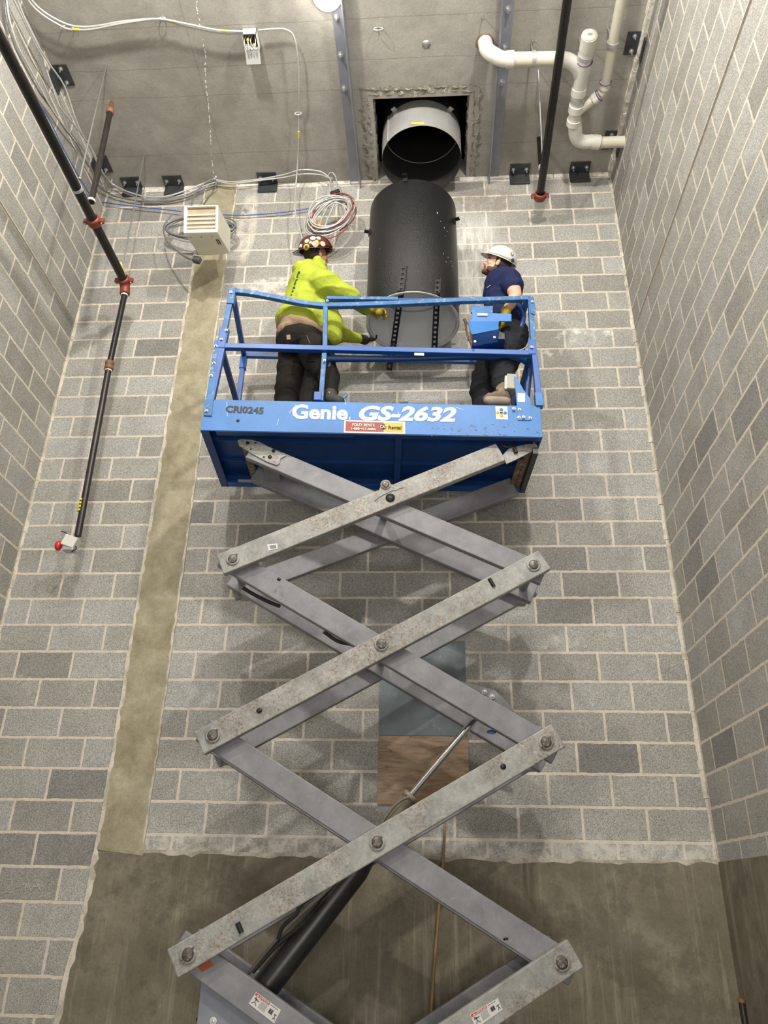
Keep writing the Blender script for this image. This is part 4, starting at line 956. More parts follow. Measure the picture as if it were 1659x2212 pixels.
MB().cyl(q0 + V((0, 0, .04)), q1, .0185, 14).build('pipe', m_pipe, rs); rax = (q1 - q0).normalized()
MB().lathe(q1, rax, [(.018, -.01), (.025, -.01), (.027, .025), (.02, .03), (.016, .06), (.001, .062)], 16).build('fitting', mat('orange_fitting', (.42, .15, .05), .5, bstr=.1), rs)
MB().ring(q1 - rax * .03, rax, .022, .017, .012).build('paint_ring', m_mortw, rs)
rod(Zp(1163, 150, ZC), qr + V((0, 0, .042)), 'threaded rod behind the white pipe down to the red capped pipe')

# ================================================================ white drain pipe assembly
pv = thing('drain_pipe', Zp(1240, 200, ZC - .12), 'white plastic drain pipe assembly with cleanout below the slab at the right', 'drain pipe')
zp_ = ZC - .20
def Pz(u, v, z=None): return Zp(u, v, z if z is not None else zp_)
A0 = Zp(1047, 88, ZC + .02); A1 = Pz(1052, 112, zp_ + .03); A2 = Pz(1088, 129); A3 = Pz(1200, 127)
MB().tube([A0, A0.lerp(A1, .6)] + arc_pts(A0.lerp(A1, .6), A1, A1.lerp(A2, .5), 6)[1:] + arc_pts(A1.lerp(A2, .5), A2 + V((-.03, 0, 0)), A2 + V((.05, 0, 0)), 5)[1:], .060, 22).build('bend', m_pvc, pv)
MB().cyl(A2 + V((.0, 0, 0)), A3, .056, 24).build('pipe', m_pvcy, pv)
MB().cyl(A2 + V((.02, 0, 0)), A2 + V((.08, 0, 0)), .066, 24).build('hub', m_pvc, pv)
B0 = Pz(1273, 78, zp_ - .05); B1 = Pz(1257, 165); B2 = Pz(1249, 205); B3 = Pz(1240, 262); B4 = Pz(1247, 300); B5 = Pz(1290, 308); B6 = Pz(1356, 306)
MB().tube([A3] + arc_pts(A3 + V((.03, 0, 0)), Pz(1247, 128), B1.lerp(B2, .1), 9) + [B2], .058, 24).build('wye_bend', m_pvc, pv)
MB().cyl(B0, B2, .054, 24).build('wye_stem', m_pvc, pv)
MB().cyl(B0, B0.lerp(B1, .30), .062, 24).build('cleanout', m_pvc, pv)
ax = (B0 - B1).normalized(); MB().lathe(B0, ax, [(.058, 0), (.058, .018), (.001, .02)], 24).build('cleanout_plug', m_pvcy, pv)
MB().box(B0 + ax * .03, .035, .035, .03, V((1, 0, 0)), ax.cross(V((1, 0, 0))).normalized(), ax).build('plug_square', m_pvc, pv, bevel=.003)
MB().cyl(B0.lerp(B1, .62), B0.lerp(B1, .86), .064, 24).build('hub', m_pvc, pv)
MB().ring(B0.lerp(B1, .60), ax, .0655, .05, .006).build('primer_ring', m_purple, pv)
MB().tube([B2, B3], .053, 24).build('pipe', m_pvc, pv)
def hub(a, b, r=.064, pr=True):
    MB().cyl(a, b, r, 24).build('hub', m_pvc, pv)
    if pr: MB().ring(a + (b - a) * 1.02, (b - a), r - .003, .05, .005).build('primer_ring', m_purple, pv)
hub(B2.lerp(B3, -.28), B2.lerp(B3, -.02)); hub(B2.lerp(B3, .36), B2.lerp(B3, .62)); hub(B2.lerp(B3, .92), B2.lerp(B3, 1.12))
MB().tube([B3] + arc_pts(B3.lerp(B4, .4), Pz(1240, 312), B5.lerp(B4, .35), 9) + [B5], .060, 24).build('bend', m_pvc, pv)
hub(B5.lerp(B4, .25), B5.lerp(B6, .06))
MB().cyl(B5, V((XR + .02, B6.y, B6.z)), .050, 24).build('pipe', m_pvcy, pv)
MB().tube([Pz(1213, 128)] * 1 + [Pz(1240, 205)], .001, 4) 
W0 = Pz(1268, 226); W1 = Pz(1296, 205); W2 = Pz(1306, 190); W3 = Pz(1324, 92); W4 = Pz(1346, -20); W5 = Pz(1374, -160)
MB().tube([B3.lerp(B2, .3), W0, W1] + arc_pts(W1, Pz(1308, 196), W2 + (W3 - W2) * .15, 6) + [W3, W4, W5], .039, 20).build('branch_pipe', m_pvcy, pv)
hub(W0.lerp(W1, .5), W0.lerp(W1, .9), .046); hub(W2, W2.lerp(W3, .13), .046)
for a, b, r_ in ((Pz(1148, 127), Pz(1156, 127), .062), (B0.lerp(B1, .42), B0.lerp(B1, .52), .064), (B2.lerp(B3, .08), B2.lerp(B3, .22), .059), (W3.lerp(W2, .06), W3.lerp(W2, -.02), .047)):
    MB().cyl(a, b, r_, 22).build('hanger_band', m_galv, pv)
p = Pz(1152, 127); MB().cyl(p + V((0, 0, .05)), V((p.x, p.y, ZC)), .008, 8).build('hanger_stud', m_bolt, pv)
p = B0.lerp(B1, .47); MB().cyl(p + V((-.02, 0, .05)), V((p.x - .03, p.y, ZC)), .008, 8).build('hanger_stud', m_bolt, pv)
p = W3; MB().cyl(p + V((0, 0, .03)), V((p.x - .02, p.y, ZC)), .008, 8).build('hanger_stud', m_bolt, pv)
MB().ring((A0.x, A0.y, ZC - .002), EZ, .074, .058, .006, 26).build('slab_ring', m_brown, pv)

# ================================================================ unit heater
hb = Yp(396, 503, 4.72); hw_ = Yp(470, 501, 4.72).x - hb.x
X_, Bk, Up = V((1, 0, 0)), V((0, .936, .351)), V((0, -.351, .936)); hh_, hd_ = .235, .43
ht = thing('unit_heater', hb, 'cream electric unit heater on the back wall in front of the concrete column', 'heater')
m_cream = mat('cream_enamel', (.70, .67, .56), .4, 0, var=.04, vscale=3, bstr=.02)
m_creamw = mat('cream_frame', (.78, .77, .68), .4, 0, var=.03, bstr=.0)
def hp(x, b, u): return hb + X_ * x + Bk * b + Up * u
def hbox(x0, x1, b0, b1, u0, u1): return MB().box(hp((x0 + x1) / 2, (b0 + b1) / 2, (u0 + u1) / 2), x1 - x0, b1 - b0, u1 - u0, X_, Bk, Up)
hbox(.004, hw_ - .004, .03, hd_, 0, hh_ - .004).build('case', m_cream, ht, bevel=.006)
hbox(0, hw_, -.002, .05, -.004, .028).build('frame_side', m_creamw, ht, bevel=.008); hbox(0, hw_, -.002, .05, hh_ - .012, hh_).build('frame_side', m_creamw, ht, bevel=.004)
hbox(0, .026, -.002, .05, .01, hh_ - .005).build('frame_side', m_creamw, ht, bevel=.005); hbox(hw_ - .022, hw_, -.002, .05, .01, hh_ - .005).build('frame_side', m_creamw, ht, bevel=.005)
hbox(.02, hw_ - .02, .025, .034, .02, hh_ - .01).build('louver_back', mat('heater_inside', (.36, .29, .19), .5, bstr=0), ht)
for i in range(4):
    u_ = .042 + i * .036
    hbox(.022, hw_ - .022, .008, .028, u_ + .008, u_ + .018).build('louver', mat('louver_tan', (.48, .40, .28), .45, bstr=0), ht)
    for ph_ in (0, math.pi):
        MB().tube([hp(.026 + (hw_ - .052) * k / 60, .002, u_ + .0055 * math.sin(k / 60 * 10 * math.pi * 1.6 + ph_)) for k in range(61)], .0022, 5).build('grille_wire', m_creamw, ht)
bdg = hbox(hw_ - .055, hw_ - .030, .14, .23, -.003, .001).build('badge', m_dblk, ht)
for k in range(4): hbox(hw_ - .047, hw_ - .038, .150 + k * .02, .161 + k * .02, -.0045, -.003).build('badge_print', m_dwhite, bdg)
for x in (.04, .13, .22): MB().lathe(hp(x, .08, -.003), -Up, [(.001, 0), (.005, 0), (.004, .002), (.001, .002)], 10).build('screw', m_dblk, ht)
MB().cyl(hp(hw_ / 2, hd_ - .03, hh_ - .02), V((hb.x + hw_ / 2, D - .008, hb.z + .74)), .016, 12).build('wall_bracket', m_dsteel, ht)
MB().box((hb.x + hw_ / 2, D - .016, hb.z + .74), .10, .012, .10).build('bracket_plate', m_dsteel, ht)

# ================================================================ cables
m_cw = mat('cable_white', (.52, .52, .50), .4, .3, var=.12, vscale=120, bscale=260, bstr=.4)
m_cg = mat('cable_grey', (.20, .20, .20), .45, .3, var=.3, vscale=60, bstr=.3)
m_cb_ = mat('cable_blue', (.05, .11, .42), .5, 0, bstr=0)
m_cr = mat('cable_red', (.30, .045, .045), .45, .1, bstr=0)
def cable(name, pts, m_, r, label, cat='cable', group=None, k=6):
    return solo(name, MB().tube(smoothpath([pt(q) for q in pts], k), r, 7), m_, label, cat, group)
ZW = ZC - .07
m_tape = mat('tape_yellow', (.62, .55, .04), .5, bstr=0)
def tape(o, q0, q1, r=.0095): MB().cyl(pt(q0), pt(q1), r, 8).build('yellow_tape', m_tape, o)
c1 = [(u, v, 'Z', ZC - .10) for u, v in ((40, -40), (62, 2), (92, 32), (140, 60), (165, 64), (200, 63), (250, 53), (300, 45), (345, 41), (400, 51), (470, 65), (525, 68))]
o_ = cable('electrical_cable', c1, m_cw, .0085, 'upper of the two armoured cables sagging across the slab to the open box')
c2 = [(u, v, 'Z', ZC - .085) for u, v in ((46, -40), (70, 2), (100, 29), (144, 52), (180, 58), (215, 55), (260, 47), (310, 42), (345, 42), (400, 56), (450, 67), (490, 72), (525, 71))]
tape(o_, (158, 63, 'Z', ZC - .10), (172, 64, 'Z', ZC - .10)); tape(o_, (478, 66, 'Z', ZC - .10), (490, 67, 'Z', ZC - .10))
o_ = cable('electrical_cable', c2, m_cw, .0085, 'lower of the two armoured cables sagging across the slab to the open box')
tape(o_, (366, 45, 'Z', ZC - .085), (378, 49, 'Z', ZC - .085))
c3 = [(558, 65, 'Z', ZC - .06), (600, 62, 'Z', ZC - .06), (618, 64, 'Z', ZC - .06), (632, 74, 'Z', ZC - .06), (640, 100, 'Z', ZC - .07), (645, 150, 'Z', ZC - .07), (646, 200, 'Z', ZC - .07), (645, 245, 'Z', ZC - .05), (645, 300, 'Z', ZC - .07), (643, 350, 'Z', ZC - .08), (639, 400, 'Y', 5.24), (637, 440, 'Y', 5.2), (641, 475, 'Y', 5.15), (652, 512, 'Y', 5.1), (657, 540, 'Y', 5.1)]
o_ = cable('electrical_cable', c3, m_cw, .0075, 'single white cable dropping from the open box past the long grey angle')
tape(o_, (645, 284, 'Z', ZC - .07), (645, 298, 'Z', ZC - .07))
XW = XL + .09
a_ = [(22, -20), (30, 0), (51, 43), (76, 94), (94, 127), (101, 152), (114, 190), (124, 218), (132, 235), (157, 266), (177, 291), (192, 314), (208, 347), (222, 374)]
b_a = [(243, 397), (273, 413), (316, 425), (360, 424), (400, 412), (440, 396), (466, 386)]
cable('electrical_cable', [(u, v, 'X', XW) for u, v in a_] + [(u, v, 'Y', D - .09) for u, v in b_a], m_cw, .008, 'pale cable on the left wall sweeping round the back corner, upper run')
a_ = [(28, -20), (38, 0), (56, 46), (81, 96), (106, 137), (137, 182), (152, 223), (162, 253), (177, 289), (196, 318), (211, 348), (224, 376)]
b_a = [(246, 402), (276, 419), (318, 431), (350, 430), (400, 419), (440, 402), (467, 393)]
cable('electrical_cable', [(u, v, 'X', XW + .05) for u, v in a_] + [(u, v, 'Y', D - .06) for u, v in b_a], m_cw, .0075, 'pale cable bowing out over the slab edge above the left wall')
a_ = [(4, -30), (10, 0), (15, 43), (33, 101), (51, 137), (84, 197), (111, 235), (142, 281), (165, 309), (182, 342), (200, 372), (216, 404)]
b_a = [(236, 418), (253, 425), (304, 434), (354, 434), (400, 426), (440, 408), (468, 399)]
cable('electrical_cable', [(u, v, 'X', XL + .06) for u, v in a_] + [(u, v, 'Y', D - .05) for u, v in b_a], m_cg, .0085, 'dark grey cable lowest in the bundle on the left wall')
a_ = [(6, -30), (14, 0), (20, 40), (38, 98), (60, 140), (88, 192), (114, 238)]
cable('electrical_cable', [(u, v, 'X', XL + .08) for u, v in a_] + [(140, 275, 'X', XL + .07), (168, 312, 'X', XL + .06)], m_cw, .0075, 'pale cable beside the dark grey one on the left wall')
cable('data_cable', [(u, v, 'X', XL + .05) for u, v in ((-20, 25), (0, 66), (35, 138), (70, 200), (108, 262), (132, 312), (165, 372), (190, 414), (199, 425))] + [(u, v, 'Y', D - .05) for u, v in ((205, 433), (230, 438), (300, 447), (350, 452), (392, 457))], m_cb_, .0055, 'blue data cable from the left wall to the heater')
cable('data_cable', [(u, v, 'Y', D - .04) for u, v in ((478, 464), (530, 465), (600, 460), (640, 455), (675, 449))], m_cb_, .0055, 'blue data cable between the heater and the hanging cable coil')
cable('electrical_cable', [(u, v, 'Y', D - .2) for u, v in ((413, 452), (415, 438), (420, 422), (432, 405), (448, 392), (462, 386))], m_cg, .008, 'grey cable curving from the heater top to the slab clamp')
cable('electrical_cable', [(466, 388, 'Y', D - .08), (467, 398, 'Y', D - .09), (462, 410, 'Y', D - .05), (450, 425, 'Y', D - .03), (440, 440, 'Y', D - .03)], m_cg, .006, 'short grey cable hooking down the column face')
for off, lb, m_ in ((0, 'upper pale cable from the slab clamp to the hanging coil', m_cw), (7, 'lower pale cable from the slab clamp to the hanging coil', m_cw)):
    cable('electrical_cable', [(466, 388 + off * .4, 'Y', D - .09), (500, 393 + off * .5, 'Y', D - .09), (560, 387 + off * .4, 'Y', D - .10), (610, 378 + off * .8, 'Y', D - .10), (650, 367 + off * 1.3, 'Y', D - .12), (690, 370 + off, 'Y', D - .12), (709, 381 + off * .4, 'Y', D - .14)], m_, .007, lb)
# slab clamps
for u, v, lb in ((467, 383, 'small black pipe clamp on the slab edge holding the cables above the column'), (243, 392, 'small clamp with bolts at the left back corner holding the cables')):
    p = Yp(u, v, D - .09); r0 = thing('cable_clamp', p, lb, 'cable clamp'); MB().cyl(p, V((p.x, p.y, ZC)), .006, 8).build('stud', m_bolt, r0); MB().ring(p, V((1, .2, 0)), .03, .022, .012, 20).build('loop', m_bolt, r0)
# coil hanging from the slab
def coil(name, u, v, y, ra, rb_, tilt, turns, r, m_, seed, jit=.05):
    random.seed(seed); c = Yp(u, v, y); P = []; n = 22
    ph = [random.uniform(-1, 1) for _ in range(12)]
    for i in range(int(turns * n)):
        t = i / n; k = int(t); fr = t - k
        def J(j): return ph[(k + j) % 12] * (1 - fr) + ph[(k + 1 + j) % 12] * fr
        a = 2 * math.pi * fr + seed; A_ = ra * (1 + jit * 4 * J(0)); B_ = rb_ * (1 + jit * 4 * J(3)); ti = tilt + .22 * J(5)
        x = A_ * math.cos(a); z = B_ * math.sin(a)
        P.append(c + V((x * math.cos(ti) - z * math.sin(ti) + jit * J(7) * .8, .05 * J(9), x * math.sin(ti) + z * math.cos(ti) + jit * J(1) * .8)))
    return P
ck = thing('cable_coil', Yp(716, 440, 5.1), 'large hanging coil of white and red cable left of the wrapped duct', 'cable coil')
MB().tube(coil('c', 712, 466, 5.13, .225, .16, .9, 9, .006, None, 3), .0062, 6).build('white_loops', m_cw, ck)
MB().tube(coil('c', 715, 462, 5.11, .22, .15, .8, 6, .006, None, 8), .0062, 6).build('white_loops', m_cw, ck)
MB().tube(coil('c', 711, 466, 5.12, .215, .155, .95, 5, .006, None, 5), .0062, 6).build('red_loops', m_cr, ck)
MB().tube(coil('c', 714, 468, 5.15, .235, .165, .9, 3, .006, None, 11), .006, 6).build('grey_loops', m_cg, ck)
for pts in (((709, 381), (716, 392), (722, 410), (724, 430), (716, 455), (705, 480), (700, 510)), ((718, 372), (726, 385), (727, 410), (722, 425)), ((716, 384), (712, 400), (714, 425), (706, 450), (694, 475), (690, 505))):
    MB().tube(smoothpath([Yp(u, v, 5.13 + (.1 if v < 400 else 0)) for u, v in pts], 5), .0065, 6).build('hanging_lead', m_cw, ck)
MB().box(Yp(724, 417, 5.12), .09, .05, .035, V((.9, 0, .4)).normalized(), EY, V((-.4, 0, .9)).normalized()).build('black_tape', m_blk, ck, bevel=.008)
MB().box(Yp(690, 484, 5.09), .03, .02, .035).build('wire_nut', mat('wire_nut_orange', (.75, .28, .03), .4, bstr=0), ck, bevel=.006)
p = Yp(716, 374, D - .15); MB().cyl(p, V((p.x, p.y, ZC)), .004, 6).build('hook_stem', m_bolt, ck)
MB().tube([p + V((.03 * math.cos(a), .0, -.03 + .04 * math.sin(a))) for a in [k * .4 for k in range(14)]], .004, 6).build('hook', m_cw, ck)
hk = thing('cable_coil', Yp(434, 505, 5.26), 'dark cable coil hanging behind the cream heater', 'cable coil')
MB().tube(coil('c', 436, 497, 5.24, .33, .135, -.12, 3, .006, None, 21, .02), .008, 6).build('grey_loops', m_cg, hk)
MB().tube(coil('c', 433, 500, 5.26, .315, .12, -.1, 2, .006, None, 24, .02), .0075, 6).build('grey_loops', mat('cable_mid', (.42, .42, .41), .4, .3, bstr=0), hk)
MB().tube(smoothpath([Yp(u, v, y) for u, v, y in ((372, 462, 5.2), (354, 490, 5.2), (360, 520, 5.15), (383, 542, 5.05), (405, 558, 5.0), (418, 561, 4.98))], 6), .008, 7).build('lead', m_cg, hk)
MB().bar(Yp(418, 560, 4.98), Yp(433, 563, 4.98), .05, .05, V((0, 1, 0))).build('plug', mat('plug_dark', (.06, .055, .05), .5, bstr=0), hk, bevel=.006)
MB().box(Yp(489, 504, 5.2), .06, .04, .04).build('black_tie', m_blk, hk, bevel=.006)
q_ = Yp(440, 462, 5.24); MB().cyl(q_ + V((0, -.03, 0)), V((q_.x, D + .005, q_.z)), .008, 8).build('wall_hook', m_bolt, hk)
# open junction box
bp = Zp(543, 80, ZC); jb = thing('junction_box', (bp.x, bp.y, ZC), 'open galvanised junction box with loose wires on the slab', 'junction box')
jw, jl, jd = .12, .15, .075
for nm, lo, hi in (('back', (-jw / 2, -jl / 2, -.004), (jw / 2, jl / 2, 0)), ('side', (-jw / 2, -jl / 2, -jd), (-jw / 2 + .004, jl / 2, 0)), ('side', (jw / 2 - .004, -jl / 2, -jd), (jw / 2, jl / 2, 0)), ('side', (-jw / 2, -jl / 2, -jd), (jw / 2, -jl / 2 + .004, 0)), ('side', (-jw / 2, jl / 2 - .004, -jd), (jw / 2, jl / 2, 0))):
    MB().bb(V(lo) + V((bp.x, bp.y, ZC)), V(hi) + V((bp.x, bp.y, ZC))).build(nm, m_galvin if nm == 'side' else m_blk, jb)
MB().box((bp.x, bp.y + jl / 2 + .035, ZC - jd - .02), jw, .10, .003, V((1, 0, 0)), V((0, .85, -.5)).normalized(), V((0, .5, .85)).normalized()).build('cover', m_galv, jb)
random.seed(3)
for i in range(5):
    x = bp.x - .035 + .017 * i; MB().tube(smoothpath([V((x, bp.y - .03, ZC - .02)), V((x + random.uniform(-.02, .02), bp.y - .02, ZC - .09)), V((x + random.uniform(-.02, .02), bp.y + .03, ZC - .125)), V((x + random.uniform(-.02, .02), bp.y + .02, ZC - .06))], 5), .004, 6).build('wire', m_cw, jb)
for x in (-.015, .03): MB().lathe((bp.x + x, bp.y - .02 + x, ZC - .075), (0, .3, -1), [(.003, 0), (.009, .0), (.011, .02), (.001, .022)], 10).build('wire_nut', mat('wire_nut_yellow', (.80, .50, .08), .4, bstr=0), jb)
# cord hanging on the wall and pipe stub low at the right
cable('hanging_cord', [(961, 1760, 'Y', 5.33), (960, 1800, 'Y', 5.32), (957, 1860, 'Y', 5.31), (951, 1930, 'Y', 5.3), (945, 2000, 'Y', 5.3), (938, 2090, 'Y', 5.3), (931, 2190, 'Y', 5.3), (928, 2260, 'Y', 5.3)], mat('cord_brown', (.33, .19, .085), .6, bstr=.1), .0088, 'thin orange brown cord hanging down the wall behind the lift arms', 'cord')
sp = thing('pipe_stub', Yp(1603, 2150, 5.1), 'dark pipe end standing in the lower right corner', 'pipe')
MB().cyl(Yp(1602, 2163, 5.1), V((Yp(1602, 2163, 5.1).x, 5.1, 0)), .018, 14).build('pipe', m_pipeb, sp)
MB().cyl(Yp(1602, 2166, 5.1), Yp(1602, 2157, 5.1), .021, 14).build('cap', m_brown, sp)
# ================================================================ people
m_skin1 = mat('skin_tan', (.42, .225, .14), .5, 0, var=.08, vscale=14, bscale=120, bstr=.08)
m_skin2 = mat('skin_fair', (.58, .335, .235), .48, 0, var=.08, vscale=14, bscale=120, bstr=.08)
m_hood = mat('hivis_hoodie', spec=.15, col=(.35, .405, .045), rough=.85, metal=0, var=.10, vscale=6, bscale=34, bstr=.5, bdist=.012)
m_tan_sh = mat('tan_shirt', spec=.15, col=(.28, .20, .13), rough=.9, var=.12, bstr=.3)
m_trs1 = mat('dark_work_trousers', spec=.15, col=(.014, .012, .0105), rough=.85, metal=0, var=.22, vscale=7, bscale=28, bstr=.5, bdist=.012)
m_trs2 = mat('charcoal_trousers', spec=.15, col=(.017, .018, .022), rough=.85, metal=0, var=.25, vscale=7, bscale=28, bstr=.5, bdist=.012)
m_tee = mat('navy_tee', spec=.15, col=(.014, .020, .065), rough=.85, metal=0, var=.12, vscale=7, bscale=28, bstr=.4, bdist=.01)
m_hair = mat('dark_hair', (.028, .018, .012), .8, var=.4, vscale=60, bscale=220, bstr=1., bdist=.004)
m_beard = mat('brown_beard', (.10, .055, .032), .9, var=.4, vscale=70, bscale=240, bstr=1., bdist=.003)
m_glv_y = mat('glove_yellow', (.36, .26, .015), .7, var=.2, vscale=20, bstr=.3)
m_glv_b = mat('glove_black', (.03, .028, .025), .75, var=.3, bstr=.3)
m_helm1 = mat('helmet_maroon', (.075, .018, .015), .25, 0, var=.2, bstr=0, coat=.5)
m_helm2 = mat('helmet_white', (.60, .58, .52), .35, 0, var=.06, vscale=9, bstr=0, coat=.3)
m_boot = mat('boot_tan', (.15, .11, .07), .85, var=.25, vscale=25, bstr=.4, dirt=(.26, .23, .19), dirt_amt=.8)
m_sole = mat('boot_sole', (.27, .23, .19), .9, var=.2, bstr=.4)
m_eye = mat('eye_white', (.70, .68, .64), .3, bstr=0); m_iris = mat('iris', (.05, .03, .02), .2, bstr=0)
m_lip = mat('lip', (.36, .15, .12), .5, bstr=0)

def frame(fwd, up):
    f = V(fwd).normalized(); u = V(up); u = (u - f * u.dot(f)).normalized(); l = u.cross(f)
    return Matrix((f, l, u)).transposed()
def head_blob(mb, c, M, s=1.0):
    def P(x, y, z): return c + M @ V((x * s, y * s, z * s))
    def B(x, y, z, a, b, d): mb.ball(P(x, y, z), a * s, b * s, d * s, M, 18, 12)
    B(-.012, 0, .030, .098, .077, .088); B(.018, 0, -.030, .070, .062, .078); B(.052, 0, -.072, .036, .040, .034)
    B(.078, 0, -.092, .020, .022, .018); B(.074, 0, .022, .020, .050, .012)
    for y in (-1, 1):
        B(.052, y * .042, -.020, .026, .020, .026); B(.02, y * .052, -.068, .040, .016, .026)
        B(-.008, y * .079, -.012, .018, .008, .031); B(-.014, y * .084, .006, .014, .006, .016)
        B(.087, y * .013, -.034, .010, .009, .008)
    mb.cap(P(.086, 0, .012), .008 * s, P(.108, 0, -.028), .0125 * s, 10)
    B(.084, 0, -.056, .012, .022, .007); B(.082, 0, -.066, .013, .020, .007)
    mb.cap(P(-.022, 0, -.05), .056 * s, P(-.045, 0, -.15), .060 * s, 14)
    return P
def face_bits(P, M, body, s, beard=True, hairm=None):
    for y in (-1, 1):
        e = MB().ball(P(.074, y * .031, -.001), .0115 * s, M=M, n=14, m=10).build('eye', m_eye, body)
        MB().ball(P(.0835, y * .032, .0), .0045 * s, M=M, n=10, m=6).build('iris', m_iris, e)
        MB().tube(smoothpath([P(.082, y * .014, .013), P(.088, y * .030, .019), P(.070, y * .052, .013)], 5), .0042 * s, 6).build('eyebrow', hairm or m_hair, body)
        MB().tube(smoothpath([P(.083, y * .020, .005), P(.086, y * .031, .010), P(.076, y * .046, .004)], 5), .003 * s, 6).build('eyelid', body.data.materials[0], body)
    MB().ball(P(.094, 0, -.0575), .006 * s, .019 * s, .0035 * s, M, 12, 6).build('lip', m_lip, body)
    MB().ball(P(.092, 0, -.0655), .006 * s, .016 * s, .0040 * s, M, 12, 6).build('lip', m_lip, body)
def finger(mb, base, dirs, lens, r0, r1):
    p = V(base); n = len(lens)
    for i, (d_, l) in enumerate(zip(dirs, lens)):
        q = p + V(d_).normalized() * l; a = r0 + (r1 - r0) * i / n; b_ = r0 + (r1 - r0) * (i + 1) / n
        mb.cap(p, a, q, b_, 10); p = q
    return p
def hand_blob(mb, w, fwd, palm, side, s=1.0, curl=.6, thumb=1):
    """w wrist, fwd fingers direction, palm = palm-facing normal, side = +1/-1 thumb side along cross"""
    f = V(fwd).normalized(); n = V(palm); n = (n - f * n.dot(f)).normalized(); x = f.cross(n) * side
    M = Matrix((f, x, n)).transposed(); c = w + f * (.05 * s)
    mb.ball(c, .052 * s, .043 * s, .019 * s, M, 14, 8); mb.cap(w - f * .02 * s, .027 * s, w + f * .02 * s, .028 * s, 12)
    for i, (o_, L) in enumerate(((.033, .082), (.012, .09), (-.010, .084), (-.031, .066))):
        b_ = w + f * (.088 * s) + x * (o_ * s)
        d1 = f * math.cos(curl * .5) + n * math.sin(curl * .5) + x * (o_ * 1.5); d2 = f * math.cos(curl * 1.5) + n * math.sin(curl * 1.5); d3 = f * math.cos(curl * 2.3) + n * math.sin(curl * 2.3)
        finger(mb, b_ - f * .02 * s, [f, d1, d2, d3], [.02 * s, L * .45 * s, L * .32 * s, L * .25 * s], .0105 * s, .008 * s)
    b_ = w + f * (.030 * s) + x * (.034 * s)
    finger(mb, b_, [x * .8 + f * .7 + n * .2, x * .35 + f * .9 + n * (.3 + curl * .3), f * .8 + n * (.4 + curl * .4)], [.032 * s, .03 * s, .024 * s], .013 * s, .010 * s)
def dome(c, M, rx, ry, rz, visor=None, s=1.0, brim=.007):
    """hard hat shell: dome, centre ridge, rim and visor; x forward"""
    mb = MB(); n = 44; rows = 12; vs = []
    for layer in (0, 1):
        k = 1 - .035 * layer
        for i in range(rows + 1):
            th = math.pi / 2 * i / rows
            for j in range(n):
                a = 2 * math.pi * j / n
                r = math.sin(th) ** .9 if th > 0 else 0
                ridge = 1 + (.045 * math.exp(-((math.sin(a) * r) / .16) ** 2)) * (1 - (i / rows) ** 6)
                vs.append(c + M @ (V((rx * r * math.cos(a), ry * r * math.sin(a), rz * math.cos(th) * ridge)) * k * s))
    L = (rows + 1) * n
    fs = [(i * n + j, i * n + (j + 1) % n, (i + 1) * n + (j + 1) % n, (i + 1) * n + j) for i in range(rows) for j in range(n)]
    fs += [tuple(L + x for x in f[::-1]) for f in fs]
    fs += [(rows * n + j, rows * n + (j + 1) % n, L + rows * n + (j + 1) % n, L + rows * n + j) for j in range(n)]
    mb.add(vs, fs, True)
    # brim, longer towards the visor
    vs = []
    for j in range(n):
        a = 2 * math.pi * j / n; ext = brim + .055 * max(0, math.cos(a)) ** 2.2 * .8
        for (kk, zz_) in ((-.006, .002), (ext, -.010 - .16 * ext), (ext, -.014 - .16 * ext), (-.006, -.006)):
            d_ = V((math.cos(a), math.sin(a), 0)); vs.append(c + M @ (V(((rx + kk) * d_.x, (ry + kk) * d_.y, zz_)) * s))
    fs = [(j * 4 + e, j * 4 + (e + 1) % 4, ((j + 1) % n) * 4 + (e + 1) % 4, ((j + 1) % n) * 4 + e) for j in range(n) for e in range(4)]
    mb.add(vs, fs, True); return mb
def dome_disc(c, M, rx, ry, rz, az, el, r, m_, name, parent, s=1.0, off=.003):
    d_ = V((rx * math.cos(el) * math.cos(az), ry * math.cos(el) * math.sin(az), rz * math.sin(el)))
    nn = V((d_.x / rx ** 2, d_.y / ry ** 2, d_.z / rz ** 2)).normalized(); t_ = nn.orthogonal().normalized(); b_ = nn.cross(t_); vs = []; rings = 4; n = 20
    vs.append(d_ + nn * off)
    for i in range(1, rings + 1):
        for j in range(n):
            a = 2 * math.pi * j / n; p = d_ + (t_ * math.cos(a) + b_ * math.sin(a)) * (r * i / rings)
            k = 1 / math.sqrt((p.x / rx) ** 2 + (p.y / ry) ** 2 + (p.z / rz) ** 2); vs.append(p * k + nn * off)
    fs = [(0, 1 + j, 1 + (j + 1) % n) for j in range(n)] + [(1 + (i - 1) * n + j, 1 + i * n + j, 1 + i * n + (j + 1) % n, 1 + (i - 1) * n + (j + 1) % n) for i in range(1, rings) for j in range(n)]
    return MB().add([c + M @ (v * s) for v in vs], fs, True).build(name, m_, parent)
def cast(bvh, off, u, v, lift_=.002):
    r = ray(u, v).normalized(); h = bvh.ray_cast(CAM - off, r)
    return (h[0] + off + h[1] * lift_ if h[1].dot(r) < 0 else h[0] + off - h[1] * lift_, h[1]) if h[0] is not None else (None, None)

